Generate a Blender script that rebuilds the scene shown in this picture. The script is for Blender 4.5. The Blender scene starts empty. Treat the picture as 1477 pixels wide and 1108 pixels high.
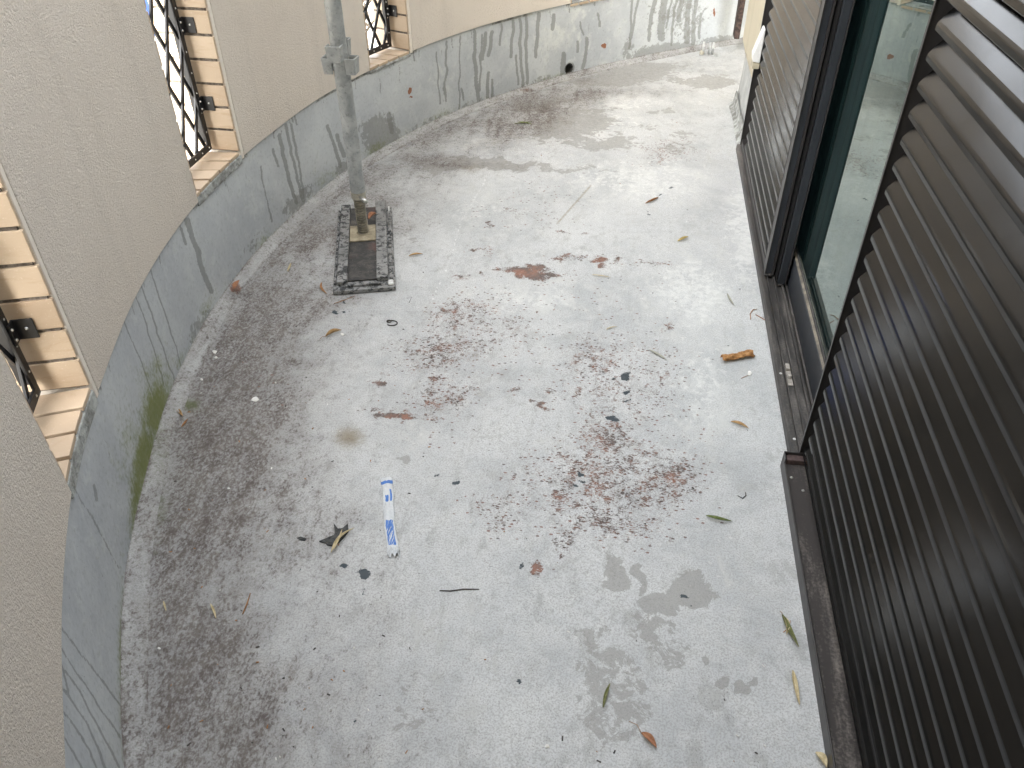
import bpy, math, random
import numpy as np
from mathutils import Vector, Matrix
random.seed(7); rng = np.random.default_rng(11)
scn = bpy.context.scene
COL = scn.collection

# ------------------------------------------------------------------ camera
H = 1.4                       # eye height over the balcony floor, metres
FPX = 1144.0; PPX, PPY = 738.5, 554.0
_n = np.array([10.1, 1437.7, FPX]); _n /= np.linalg.norm(_n)
_dx = 225.0; _dy = -(FPX*FPX + 10.1*_dx)/1437.7
_d = np.array([_dx, _dy, FPX]); _d /= np.linalg.norm(_d)
_d -= _n*(_d@_n); _d /= np.linalg.norm(_d)
RW = np.array([np.cross(_d, -_n), _d, -_n])        # rows: world X, Y, Z seen by the camera
cam_data = bpy.data.cameras.new("camera")
cam_data.sensor_width = 36.0
cam_data.lens = 36.0*FPX/1477.0
cam_data.clip_start = 0.02; cam_data.clip_end = 500.0
cam = bpy.data.objects.new("camera", cam_data); COL.objects.link(cam)
M = Matrix.Identity(4)
for r in range(3):
    M[r][0] = RW[r, 0]; M[r][1] = -RW[r, 1]; M[r][2] = -RW[r, 2]
M[2][3] = H
cam.matrix_world = M
scn.camera = cam

# ------------------------------------------------------------------ light
SUN_EL = math.radians(38); SUN_AZ = math.radians(190)      # azimuth measured from +Y towards +X
world = bpy.data.worlds.new("World"); scn.world = world; world.use_nodes = True
wn = world.node_tree.nodes; wl = world.node_tree.links
sky = wn.new('ShaderNodeTexSky'); sky.sky_type = 'NISHITA'; sky.sun_disc = False
sky.sun_elevation = SUN_EL; sky.sun_rotation = SUN_AZ; sky.air_density = 1.2; sky.dust_density = 3.0
bg = wn['Background']; bg.inputs['Strength'].default_value = 0.15
hs_ = wn.new('ShaderNodeHueSaturation'); hs_.inputs['Saturation'].default_value = .20      # thin bright cloud veils the blue
wl.new(sky.outputs[0], hs_.inputs['Color']); wl.new(hs_.outputs[0], bg.inputs['Color'])
sun_data = bpy.data.lights.new("sun", 'SUN'); sun_data.energy = 2.0; sun_data.angle = math.radians(0.53)
sun_data.color = (1.0, 0.94, 0.84)
sun = bpy.data.objects.new("sun", sun_data); COL.objects.link(sun)
sv = Vector((math.sin(SUN_AZ)*math.cos(SUN_EL), math.cos(SUN_AZ)*math.cos(SUN_EL), math.sin(SUN_EL)))
sun.rotation_euler = sv.to_track_quat('Z', 'Y').to_euler(); sun.location = sv*20
scn.view_settings.view_transform = 'Standard'; scn.view_settings.look = 'None'
scn.view_settings.gamma = 1.0; scn.view_settings.use_curve_mapping = False
scn.view_settings.exposure = 3.2
scn.render.engine = 'CYCLES'
scn.cycles.max_bounces = 6; scn.cycles.diffuse_bounces = 4; scn.cycles.glossy_bounces = 3; scn.cycles.transparent_max_bounces = 8

# ------------------------------------------------------------------ geometry helpers
def ray(px, py):
    return RW @ np.array([px-PPX, py-PPY, FPX])
def at(px, py, z=0.0):                     # point of the level z
    r = ray(px, py); t = (z-H)/r[2]; return np.array([r[0]*t, r[1]*t, z])
def on_x(px, py, x):                       # point of the upright plane x
    r = ray(px, py); t = x/r[0]; return np.array([x, r[1]*t, H+r[2]*t])
def to_px(P):                              # (N,3) -> (N,2)
    v = (np.asarray(P)-np.array([0, 0, H])) @ RW
    return np.stack([PPX+FPX*v[:, 0]/np.maximum(v[:, 2], 1e-3), PPY+FPX*v[:, 1]/np.maximum(v[:, 2], 1e-3)], 1)

class MB:
    def __init__(s): s.v = []; s.f = []; s.m = []
    def add(s, vs, fs, mi=0):
        b = len(s.v); s.v += [tuple(map(float, v)) for v in vs]
        s.f += [tuple(b+i for i in f) for f in fs]; s.m += [mi]*len(fs); return s
    def hexa(s, p, mi=0):                  # p: 8 corners, 0-3 bottom ring, 4-7 top ring
        return s.add(p, [(3, 2, 1, 0), (4, 5, 6, 7), (0, 1, 5, 4), (1, 2, 6, 5), (2, 3, 7, 6), (3, 0, 4, 7)], mi)
    def box(s, a, b, mi=0):
        x0, y0, z0 = a; x1, y1, z1 = b
        return s.hexa([(x0, y0, z0), (x1, y0, z0), (x1, y1, z0), (x0, y1, z0), (x0, y0, z1), (x1, y0, z1), (x1, y1, z1), (x0, y1, z1)], mi)
    def prism_y(s, prof, y0, y1, mi=0):    # closed profile (x,z) run along y
        n = len(prof)
        vs = [(x, y0, z) for x, z in prof]+[(x, y1, z) for x, z in prof]
        fs = [(i, (i+1) % n, n+(i+1) % n, n+i) for i in range(n)]+[tuple(range(n-1, -1, -1)), tuple(range(n, 2*n))]
        return s.add(vs, fs, mi)
    def tube(s, pts, rad, n=12, cap=True, mi=0):
        pts = [Vector(p) for p in pts]; rs = rad if hasattr(rad, '__len__') else [rad]*len(pts)
        vs = []; ref = Vector((0.13, 0.31, 0.94))
        for i, p in enumerate(pts):
            t = (pts[min(i+1, len(pts)-1)]-pts[max(i-1, 0)]).normalized()
            if abs(t.dot(ref)) > .97: ref = Vector((1, 0.1, 0))
            u = t.cross(ref).normalized(); w = t.cross(u)
            vs += [p+u*math.cos(2*math.pi*k/n)*rs[i]+w*math.sin(2*math.pi*k/n)*rs[i] for k in range(n)]
        fs = []
        for i in range(len(pts)-1):
            for k in range(n):
                a = i*n+k; b = i*n+(k+1) % n; fs.append((a, b, b+n, a+n))
        if cap: fs += [tuple(range(n-1, -1, -1)), tuple(range((len(pts)-1)*n, len(pts)*n))]
        return s.add(vs, fs, mi)
    def mesh(s, name, mats, smooth=False):
        me = bpy.data.meshes.new(name); me.from_pydata(s.v, [], s.f)
        for m in (mats if isinstance(mats, (list, tuple)) else [mats]): me.materials.append(m)
        if any(s.m): me.polygons.foreach_set('material_index', s.m)
        if smooth: me.polygons.foreach_set('use_smooth', [True]*len(s.f))
        me.update(); return me
    def build(s, name, mats, parent=None, smooth=False, bevel=0):
        o = bpy.data.objects.new(name, s.mesh(name, mats, smooth)); COL.objects.link(o)
        if bevel:
            b = o.modifiers.new('bevel', 'BEVEL'); b.width = bevel; b.segments = 2; b.limit_method = 'ANGLE'; b.angle_limit = .6
        if parent: put(o, parent)
        return o
def put(o, parent):                        # parent, keeping world coordinates of the mesh
    o.parent = parent
    if parent.matrix_world != Matrix.Identity(4) or parent.location.length:
        o.matrix_parent_inverse = Matrix.Translation(-parent.location)
def thing(name, label, cat, loc=(0, 0, 0), group=None):
    o = bpy.data.objects.new(name, None); COL.objects.link(o); o.location = loc; o.empty_display_size = .1
    o['label'] = label; o['category'] = cat
    if group: o['group'] = group
    return o
def tag(o, label, cat, group=None):
    o['label'] = label; o['category'] = cat
    if group: o['group'] = group
    return o
def struct(o): o['kind'] = 'structure'; return o
def piece(name, me, parent):
    o = bpy.data.objects.new(name, me); COL.objects.link(o); put(o, parent); return o

# ------------------------------------------------------------------ material helper
class NT:
    def __init__(s, name):
        s.mat = bpy.data.materials.new(name); s.mat.use_nodes = True
        s.t = s.mat.node_tree; s.n = s.t.nodes; s.p = s.n['Principled BSDF']; s._co = None
    def set(s, sock, val):
        if hasattr(val, 'is_output') or isinstance(val, bpy.types.NodeSocket): s.t.links.new(val, sock)
        elif isinstance(val, (tuple, list)) and len(val) == 3 and sock.type == 'RGBA': sock.default_value = (*val, 1)
        else: sock.default_value = val
    def co(s):
        if s._co is None: s._co = s.n.new('ShaderNodeNewGeometry').outputs['Position']
        return s._co
    def mp(s, scale=(1, 1, 1), rot=(0, 0, 0), loc=(0, 0, 0), src=None):
        m = s.n.new('ShaderNodeMapping'); s.t.links.new(src or s.co(), m.inputs[0])
        m.inputs['Scale'].default_value = scale; m.inputs['Rotation'].default_value = rot; m.inputs['Location'].default_value = loc
        return m.outputs[0]
    def noise(s, scale, detail=4, rough=.55, dist=0, co=None, out=0):
        m = s.n.new('ShaderNodeTexNoise'); s.t.links.new(co or s.co(), m.inputs['Vector'])
        m.inputs['Scale'].default_value = scale; m.inputs['Detail'].default_value = detail
        m.inputs['Roughness'].default_value = rough; m.inputs['Distortion'].default_value = dist
        return m.outputs[out]
    def vor(s, scale, feat='F1', co=None, out=0, rnd=1):
        m = s.n.new('ShaderNodeTexVoronoi'); m.feature = feat; s.t.links.new(co or s.co(), m.inputs['Vector'])
        m.inputs['Scale'].default_value = scale; m.inputs['Randomness'].default_value = rnd
        return m.outputs[out]
    def math(s, op, a, b=0.0, c=0.0, clamp=False):
        m = s.n.new('ShaderNodeMath'); m.operation = op; m.use_clamp = clamp
        s.set(m.inputs[0], a); s.set(m.inputs[1], b)
        if op in ('MULTIPLY_ADD', 'SMOOTH_MIN', 'COMPARE'): s.set(m.inputs[2], c)
        return m.outputs[0]
    def ramp(s, v, lo, hi, a=0.0, b=1.0):  # smooth step
        m = s.n.new('ShaderNodeMapRange'); m.interpolation_type = 'SMOOTHSTEP'
        s.set(m.inputs[0], v); s.set(m.inputs[1], lo); s.set(m.inputs[2], hi); s.set(m.inputs[3], a); s.set(m.inputs[4], b)
        return m.outputs[0]
    def mix(s, f, a, b, mode='MIX'):
        m = s.n.new('ShaderNodeMix'); m.data_type = 'RGBA'; m.blend_type = mode
        s.set(m.inputs[0], f); s.set(m.inputs[6], a); s.set(m.inputs[7], b); return m.outputs[2]
    def attr(s, name):
        a = s.n.new('ShaderNodeAttribute'); a.attribute_name = name
        c = s.n.new('ShaderNodeSeparateColor'); s.t.links.new(a.outputs['Color'], c.inputs[0])
        return c.outputs[0], c.outputs[1], c.outputs[2], a.outputs['Alpha']
    def bump(s, h, strength=.5, dist=.002, nrm=None):
        b = s.n.new('ShaderNodeBump'); b.inputs['Strength'].default_value = strength; b.inputs['Distance'].default_value = dist
        s.t.links.new(h, b.inputs['Height'])
        if nrm: s.t.links.new(nrm, b.inputs['Normal'])
        return b.outputs[0]
    def out(s, col=None, rough=None, nrm=None, metal=None, spec=None):
        if col is not None: s.set(s.p.inputs['Base Color'], col)
        if rough is not None: s.set(s.p.inputs['Roughness'], rough)
        if nrm is not None: s.set(s.p.inputs['Normal'], nrm)
        if metal is not None: s.set(s.p.inputs['Metallic'], metal)
        if spec is not None: s.set(s.p.inputs['Specular IOR Level'], spec)
        return s.mat

def m_floor(name='floor_paint'):
    t = NT(name)
    dirt, red, blue, wet = t.attr('maskA'); white, moss, stain, line = t.attr('maskB')
    n3 = t.noise(2.6, 9, .62, .4); n12 = t.noise(13, 8, .66, .5); n12b = t.noise(17, 8, .7, .3, co=t.mp((1, .6, 1), (0, 0, .5), (3, 1, 0)))
    n60 = t.noise(70, 6, .65); n240 = t.noise(260, 4, .6); n40 = t.noise(42, 7, .72, .2)
    brush = t.noise(30, 5, .6, .3, co=t.mp((1, .18, 1), (0, 0, .35)))
    flake = t.math('ADD', t.math('MULTIPLY', t.noise(300, 4, .7, .2, co=t.mp((.55, 1.25, 1), (0, 0, .12))), .72), t.math('MULTIPLY', t.noise(75, 4, .7, .3, co=t.mp((.8, 1, 1), (0, 0, .2), (4, 2, 0))), .40))
    base = t.mix(t.ramp(n3, .32, .66), (.41, .427, .435), (.56, .572, .572))
    base = t.mix(t.ramp(n12, .40, .68, 0, .65), base, (.58, .59, .58))
    base = t.mix(t.ramp(n12b, .52, .70, 0, .70), base, (.30, .303, .293))
    base = t.mix(t.ramp(brush, .56, .72, 0, .30), base, (.38, .385, .37))
    base = t.mix(t.ramp(n40, .50, .72, 0, .50), base, (.29, .29, .28))
    base = t.mix(t.ramp(n240, .42, .64, 0, .55), base, (.26, .26, .25))
    grit = t.noise(420, 3, .6, .4, co=t.mp((1, .7, 1), (0, 0, .9)))
    base = t.mix(t.math('MULTIPLY', t.ramp(grit, .60, .68), t.ramp(n12b, .40, .62, .15, .8)), base, (.17, .165, .155))
    wf = t.ramp(t.math('ADD', white, t.math('MULTIPLY', t.math('SUBTRACT', n12b, .5), 2.2)), .30, .72)
    base = t.mix(t.math('MULTIPLY', wf, .60), base, (.62, .63, .61))
    wf = t.ramp(t.math('ADD', white, t.math('MULTIPLY', t.math('SUBTRACT', n40, .5), 1.8)), .46, .56)
    base = t.mix(t.math('MULTIPLY', wf, .55), base, (.66, .665, .645))
    we = t.math('ADD', wet, t.math('MULTIPLY', t.math('SUBTRACT', t.noise(26, 9, .75, .5), .5), 1.6))
    wetf = t.ramp(we, .49, .535)
    base = t.mix(t.math('MULTIPLY', wetf, .70), base, t.mix(t.ramp(n240, .35, .65), (.19, .187, .172), (.32, .316, .298)))
    base = t.mix(t.math('MULTIPLY', t.ramp(t.math('ADD', stain, t.math('MULTIPLY', t.math('SUBTRACT', n60, .5), .5)), .2, .9), .75), base, (.20, .155, .075))
    sp = t.ramp(t.noise(330, 2, .5), .655, .70)
    base = t.mix(t.math('MULTIPLY', sp, t.ramp(n12, .38, .62, .12, .75)), base, (.15, .14, .13))
    sp2 = t.ramp(t.noise(120, 4, .7, .3), .67, .70)
    base = t.mix(t.math('MULTIPLY', sp2, .6), base, (.17, .16, .15))
    nd = t.noise(150, 5, .75, .4, co=t.mp((1, .65, 1), (0, 0, .6)))
    dn = t.math('ADD', t.math('MULTIPLY', t.math('SUBTRACT', n40, .5), 1.1), t.math('MULTIPLY', t.math('SUBTRACT', brush, .5), .9))
    dn = t.math('ADD', dn, t.math('MULTIPLY', t.math('SUBTRACT', nd, .5), 2.6))
    df = t.ramp(t.math('ADD', dirt, dn), .34, 1.0)
    dcol = t.mix(t.ramp(n12, .35, .65), (.075, .055, .048), (.135, .115, .10))
    base = t.mix(t.math('MULTIPLY', t.ramp(dirt, 0, .55), .50, clamp=True), base, (.17, .155, .14))
    base = t.mix(t.math('MULTIPLY', df, .90), base, dcol)
    mf = t.ramp(t.math('ADD', moss, t.math('MULTIPLY', t.math('SUBTRACT', n60, .5), 1.1)), .3, .9)
    base = t.mix(t.math('MULTIPLY', mf, .8), base, (.085, .10, .03))
    # paint flaked down to the red primer, worn at the rims
    rf0 = t.math('ADD', red, t.math('MULTIPLY', t.math('SUBTRACT', flake, .575), 2.3))
    base = t.mix(t.ramp(rf0, .48, .60, 0, .35), base, (.34, .30, .27))
    rf = t.ramp(rf0, .595, .63)
    rcol = t.mix(t.ramp(t.noise(14, 5, .75, .0, co=t.mp(loc=(5.2, 1.7, 0))), .42, .62), (.095, .072, .065), (.25, .11, .07))
    rcol = t.mix(t.ramp(n240, .50, .68, 0, .5), rcol, (.30, .22, .17))
    base = t.mix(t.math('MULTIPLY', rf, .94), base, rcol)
    cell = t.n.new('ShaderNodeTexVoronoi'); cell.inputs['Scale'].default_value = 120; t.t.links.new(t.mp((.6, 1, 1), (0, 0, .15)), cell.inputs['Vector'])
    cs_ = t.n.new('ShaderNodeSeparateColor'); t.t.links.new(cell.outputs['Color'], cs_.inputs[0])
    dens = t.math('MULTIPLY', t.ramp(red, .14, .60), .55)
    cf = t.math('MULTIPLY', t.ramp(t.math('ADD', cell.outputs['Distance'], t.math('MULTIPLY', t.math('SUBTRACT', t.noise(380, 3, .6), .5), .55)), .34, .26), t.math('LESS_THAN', cs_.outputs[0], dens))
    base = t.mix(t.math('MULTIPLY', cf, .9), base, t.mix(cs_.outputs[1], (.085, .07, .065), (.22, .11, .08)))
    bf = t.ramp(t.math('ADD', blue, t.math('MULTIPLY', t.math('SUBTRACT', flake, .56), 1.2)), .60, .63)
    base = t.mix(bf, base, (.045, .060, .070))
    lf = t.ramp(t.math('ADD', line, t.math('MULTIPLY', t.math('SUBTRACT', t.noise(60, 6, .75), .5), 3.2)), .5, .85)
    base = t.mix(t.math('MULTIPLY', lf, .6), base, (.76, .76, .74))
    h = t.math('ADD', t.math('MULTIPLY', n240, .40), t.math('MULTIPLY', n60, .9))
    h = t.math('SUBTRACT', h, t.math('MULTIPLY', rf, .5))
    h = t.math('SUBTRACT', h, t.math('MULTIPLY', bf, .4))
    h = t.math('ADD', h, t.math('MULTIPLY', df, .35))
    nr = t.bump(h, .85, .0017)
    nr = t.bump(t.noise(28, 4, .5), .35, .006, nr)
    ro = t.math('SUBTRACT', t.ramp(n60, .3, .7, .46, .72), t.math('MULTIPLY', wetf, .12))
    return t.out(base, ro, nr, spec=.45)

def m_upstand():
    t = NT('upstand_paint')
    drip, wet, moss, dirt = t.attr('maskA'); white, red, top, _ = t.attr('maskB')
    n4 = t.noise(3.2, 8, .6, .5); n20 = t.noise(20, 6, .6, .4); n80 = t.noise(90, 5, .6); n300 = t.noise(300, 3, .5)
    base = t.mix(t.ramp(n4, .35, .65), (.415, .44, .465), (.525, .55, .56))
    base = t.mix(t.ramp(n20, .52, .66, 0, .45), base, (.56, .59, .58))
    wf = t.ramp(t.math('ADD', white, t.math('MULTIPLY', t.math('SUBTRACT', n20, .5), 1.2)), .3, .7)
    base = t.mix(t.math('MULTIPLY', wf, .6), base, (.63, .65, .62))
    base = t.mix(t.ramp(n80, .5, .72, 0, .35), base, (.30, .32, .32))
    dk = t.ramp(t.math('ADD', drip, t.math('MULTIPLY', t.math('SUBTRACT', t.noise(130, 3, .6), .5), .8)), .42, .55)
    base = t.mix(t.math('MULTIPLY', dk, .72), base, (.20, .207, .20))
    wt = t.ramp(t.math('ADD', wet, t.math('MULTIPLY', t.math('SUBTRACT', t.noise(34, 7, .7, .4), .5), 1.5)), .47, .55)
    base = t.mix(t.math('MULTIPLY', wt, .6), base, (.19, .19, .175))
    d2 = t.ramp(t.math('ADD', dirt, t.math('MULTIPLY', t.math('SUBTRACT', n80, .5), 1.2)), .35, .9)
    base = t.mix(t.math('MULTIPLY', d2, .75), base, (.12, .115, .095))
    mf = t.ramp(t.math('ADD', moss, t.math('ADD', t.math('MULTIPLY', t.math('SUBTRACT', n20, .5), .9), t.math('MULTIPLY', t.math('SUBTRACT', n80, .5), 1.1))), .12, 1.05)
    base = t.mix(t.math('MULTIPLY', mf, .9), base, t.mix(n20, (.12, .15, .018), (.20, .215, .05)))
    rf = t.ramp(t.math('ADD', red, t.math('MULTIPLY', t.math('SUBTRACT', n80, .5), 1.2)), .5, .58)
    base = t.mix(rf, base, (.26, .11, .06))
    sp = t.ramp(t.noise(190, 2, .5), .71, .74)
    base = t.mix(t.math('MULTIPLY', sp, .55), base, (.12, .12, .11))
    sp = t.ramp(t.noise(60, 4, .6, .6, co=t.mp((1, 1, .4))), .70, .72)
    base = t.mix(t.math('MULTIPLY', sp, .55), base, (.15, .15, .14))
    h = t.math('ADD', t.math('MULTIPLY', n300, .25), n80)
    nr = t.bump(h, .35, .0015); nr = t.bump(n20, .35, .006, nr)
    return t.out(base, t.ramp(n80, .3, .7, .5, .68), nr, spec=.4)

def m_stucco(name, a, b, lump=1.0):
    t = NT(name)
    v = t.vor(300, 'SMOOTH_F1'); n = t.noise(270, 4, .6, .5); n2 = t.noise(110, 4, .55, .7); big = t.noise(1.6, 6, .6)
    c = t.mix(t.ramp(big, .3, .7), a, b)
    c = t.mix(t.ramp(t.noise(6, 6, .65, .5), .55, .8, 0, .35), c, tuple(x*.86 for x in a))
    c = t.mix(t.ramp(n, .62, .72, 0, .25), c, tuple(min(1, x*1.12) for x in b))
    c = t.mix(t.ramp(t.noise(7, 6, .65, .2, co=t.mp((1, 1, .10))), .50, .75, 0, .30), c, tuple(x*.78 for x in a))
    c = t.mix(t.ramp(t.noise(120, 2, .5), .72, .74, 0, .4), c, (.3, .27, .22))
    h = t.math('ADD', t.math('MULTIPLY', t.ramp(n, .38, .66), 1.0), t.math('MULTIPLY', t.ramp(n2, .35, .65), .9))
    h = t.math('SUBTRACT', h, t.math('MULTIPLY', v, .5))
    return t.out(c, .85, t.bump(h, .8*lump, .0022), spec=.25)

def m_tile():
    t = NT('sand_tile')
    oi = t.n.new('ShaderNodeObjectInfo')
    r = oi.outputs['Random']
    st = t.noise(9, 7, .65, 1.2, co=t.mp((1, 1, 4)))
    c = t.mix(r, (.43, .325, .225), (.52, .41, .295))
    c = t.mix(t.ramp(st, .50, .74, 0, .45), c, (.38, .26, .15))
    c = t.mix(t.ramp(t.noise(240, 3), .62, .70, 0, .3), c, (.70, .60, .47))
    return t.out(c, t.ramp(st, .3, .7, .38, .6), t.bump(t.noise(160, 4), .25, .0008), spec=.45)

def m_simple(name, a, b, rough=.6, sc=40, metal=0.0, bs=.3, bd=.0008, spec=.5, r2=None, co=None):
    t = NT(name); n = t.noise(sc, 6, .62, .3, co=t.mp(co) if co else None)
    return t.out(t.mix(t.ramp(n, .35, .68), a, b), t.ramp(t.noise(sc*1.7, 4), .3, .7, rough, r2 or rough+.1), t.bump(t.noise(sc*4, 4), bs, bd), metal, spec)

def m_alu(name, c, rough=.33, dust=0.0, spec=.5):
    t = NT(name); n = t.noise(500, 2, .5); g = t.noise(5, 5, .6, .3)
    col = t.mix(t.ramp(g, .3, .7), c, tuple(x*1.25 for x in c))
    if dust:
        d = t.ramp(t.math('ADD', t.noise(22, 6, .7, .2, co=t.mp((1, .14, 1))), t.math('MULTIPLY', t.noise(160, 4, .6), .4)), .62, .95)
        col = t.mix(t.math('MULTIPLY', d, dust), col, (.26, .235, .21))
        rr = t.math('ADD', t.math('MULTIPLY', d, .35), rough+.05)
    else:
        sc_ = t.ramp(t.noise(60, 3, .6), .74, .76)
        col = t.mix(t.math('MULTIPLY', sc_, .0), col, (.2, .19, .18)); rr = t.ramp(g, .3, .7, rough, rough+.08)
    return t.out(col, rr, t.bump(n, .10, .0003), 0.0, spec)

M_FLOOR = m_floor(); M_UP = m_upstand()
M_STUCCO = m_stucco('cream_stucco', (.73, .66, .575), (.78, .71, .625))
M_MARGIN = m_simple('smooth_cream_margin', (.73, .665, .585), (.78, .72, .635), .8, 25, spec=.2)
M_TILE = m_tile()
M_MORTAR = m_simple('mortar', (.10, .085, .07), (.24, .21, .18), .9, 60, bs=.8, bd=.002, spec=.2)
M_MORTARG = m_simple('grey_mortar', (.20, .20, .185), (.50, .52, .50), .9, 26, bs=1.0, bd=.005, spec=.2)
M_IRON = m_alu('black_iron', (.012, .012, .013), .38)
M_SCREW = m_simple('bright_screw', (.5, .5, .48), (.7, .7, .67), .35, 80, 1.0)
M_SLAT = m_alu('bronze_slat', (.0032, .0028, .0024), .13, spec=.30)
M_FRAME = m_alu('bronze_frame', (.028, .026, .025), .35)
M_FRAMEB = m_alu('dark_door_frame', (.022, .025, .030), .36)
M_DARK = m_alu('black_channel', (.006, .006, .006), .6, spec=.2)
M_TRACK = m_alu('dusty_track', (.032, .030, .029), .42, .55)
M_TROUGH = m_alu('dusty_trough', (.040, .036, .034), .6, .75, .2)
M_LEDGE = m_simple('worn_ledge', (.10, .09, .075), (.24, .21, .165), .35, 30, bs=.1)
M_RUBBER = m_simple('glazing_bead', (.03, .03, .03), (.07, .065, .06), .5, 30)

# ------------------------------------------------------------------ numpy mask painting
def fbm(P, scale, seed, octaves=4):
    r = np.random.default_rng(seed); out = np.zeros(len(P)); amp = .5; tot = 0
    for o in range(octaves):
        g = r.random((64, 64)); q = P*scale*(2**o)+r.random(2)*64
        i = np.floor(q).astype(int); f = q-i; f = f*f*(3-2*f)
        a = g[i[:, 0] % 64, i[:, 1] % 64]; b = g[(i[:, 0]+1) % 64, i[:, 1] % 64]
        c = g[i[:, 0] % 64, (i[:, 1]+1) % 64]; d = g[(i[:, 0]+1) % 64, (i[:, 1]+1) % 64]
        out += amp*((a*(1-f[:, 0])+b*f[:, 0])*(1-f[:, 1])+(c*(1-f[:, 0])+d*f[:, 0])*f[:, 1]); tot += amp; amp *= .5
    return out/tot
def ell(Q, L, soft=1.0):                   # L: (cx, cy, rx, ry, degrees, strength)
    m = np.zeros(len(Q))
    for cx, cy, rx, ry, a, s in L:
        a = math.radians(a); dx = Q[:, 0]-cx; dy = Q[:, 1]-cy
        u = (dx*math.cos(a)+dy*math.sin(a))/rx; v = (-dx*math.sin(a)+dy*math.cos(a))/ry
        m = np.maximum(m, s*np.exp(-(u*u+v*v)**soft*.9))
    return m
def poly(Q, L):                            # L: ([(x,y)...], width, strength)
    m = np.zeros(len(Q))
    for pts, w, s in L:
        for (x0, y0), (x1, y1) in zip(pts[:-1], pts[1:]):
            dx, dy = x1-x0, y1-y0; L2 = dx*dx+dy*dy+1e-9
            t = np.clip(((Q[:, 0]-x0)*dx+(Q[:, 1]-y0)*dy)/L2, 0, 1)
            d = np.hypot(Q[:, 0]-x0-t*dx, Q[:, 1]-y0-t*dy)
            m = np.maximum(m, s*np.exp(-(d/w)**2))
    return m
def grid_obj(name, V, nu, nv, keep, mat, attrs, parent=None, smooth=True):
    idx = np.arange(nu*nv).reshape(nu, nv)
    q = np.stack([idx[:-1, :-1], idx[1:, :-1], idx[1:, 1:], idx[:-1, 1:]], -1).reshape(-1, 4)
    if keep is not None: q = q[keep[q].all(1)]
    used = np.unique(q); remap = -np.ones(nu*nv, int); remap[used] = np.arange(len(used)); q = remap[q]
    me = bpy.data.meshes.new(name); me.vertices.add(len(used)); me.vertices.foreach_set('co', V[used].astype(np.float32).ravel())
    me.loops.add(q.size); me.loops.foreach_set('vertex_index', q.astype(np.int32).ravel())
    me.polygons.add(len(q)); me.polygons.foreach_set('loop_start', np.arange(0, q.size, 4, dtype=np.int32))
    me.polygons.foreach_set('loop_total', np.full(len(q), 4, np.int32)) if False else None
    me.update(calc_edges=True)
    for k, A in attrs.items():
        a = me.color_attributes.new(k, 'FLOAT_COLOR', 'POINT'); a.data.foreach_set('color', A[used].astype(np.float32).ravel())
    me.materials.append(mat)
    if smooth: me.polygons.foreach_set('use_smooth', np.ones(len(q), bool))
    me.validate(); me.update()
    o = bpy.data.objects.new(name, me); COL.objects.link(o)
    if parent: put(o, parent)
    return o

# ------------------------------------------------------------------ curve of the parapet
_b = np.array([(-.563, .401), (-.606, .475), (-.652, .556), (-.702, .647), (-.738, .727), (-.772, .829), (-.814, .952), (-.842, 1.028), (-.858, 1.095),
      (-.880, 1.188), (-.899, 1.309), (-.913, 1.416), (-.919, 1.556), (-.919, 1.692), (-.907, 1.82), (-.895, 1.922), (-.876, 2.075), (-.824, 2.266),
      (-.742, 2.490), (-.645, 2.69), (-.53, 2.87), (-.398, 3.045), (-.231, 3.235), (-.039, 3.42), (.22, 3.63), (.427, 3.78), (.66, 3.93), (.95, 4.08)])*H
_a1 = at(84, 980, .34)[:2]; _a2 = at(89, 1108, .34)[:2]
_pre = [(-.26, -1.9), (-.26, -1.3), (-.28, -.8), (-.33, -.4), (-.425, -.05), tuple(_a2+(_a2-_a1)*1.0), tuple(_a2), tuple(_a1)]
_pre = [p for p in _pre if p[1] < _b[0][1]-.02]; _pre.sort(key=lambda p: p[1]); print(_pre, _b[0])
CP = np.vstack([np.array(_pre), _b])
def resample(P, step):
    s = np.r_[0, np.cumsum(np.hypot(*np.diff(P, axis=0).T))]; u = np.arange(0, s[-1], step)
    return np.stack([np.interp(u, s, P[:, 0]), np.interp(u, s, P[:, 1])], 1)
CP = resample(CP, .01)
for _ in range(3):
    k = np.hanning(37); k /= k.sum(); E = 18
    Pp = np.vstack([2*CP[0]-CP[E:0:-1], CP, 2*CP[-1]-CP[-2:-E-2:-1]])
    CP = np.stack([np.convolve(Pp[:, i], k, 'valid') for i in (0, 1)], 1)
CS = np.r_[0, np.cumsum(np.hypot(*np.diff(CP, axis=0).T))]
def C(s): return np.stack([np.interp(s, CS, CP[:, 0]), np.interp(s, CS, CP[:, 1])], -1)
def Nrm(s):                                # outward, away from the balcony
    t = C(np.asarray(s)+.03)-C(np.asarray(s)-.03); t = t/np.linalg.norm(t, axis=-1, keepdims=True)
    return np.stack([-t[..., 1], t[..., 0]], -1)
def CO(s, off): return C(s)+Nrm(s)*off
def s_of(p): return float(CS[np.argmin(((CP-np.asarray(p)[:2])**2).sum(1))])
def curve_box(mb, s0, s1, o0, o1, z0, z1, step=.03, mi=0):
    n = max(2, int(abs(s1-s0)/step)+1); ss = np.linspace(s0, s1, n); I = CO(ss, o0); O = CO(ss, o1); vs = []
    for k in range(n):
        za = z0(ss[k]) if callable(z0) else z0; zb = z1(ss[k]) if callable(z1) else z1
        vs += [(*I[k], za), (*O[k], za), (*O[k], zb), (*I[k], zb)]
    fs = []
    for k in range(n-1):
        a = 4*k
        fs += [(a+j, a+(j+1) % 4, a+4+(j+1) % 4, a+4+j) for j in range(4)]
    fs = [f[::-1] for f in fs]
    fs += [(0, 1, 2, 3), tuple(4*(n-1)+j for j in (3, 2, 1, 0))]
    return mb.add(vs, fs, mi)
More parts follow.
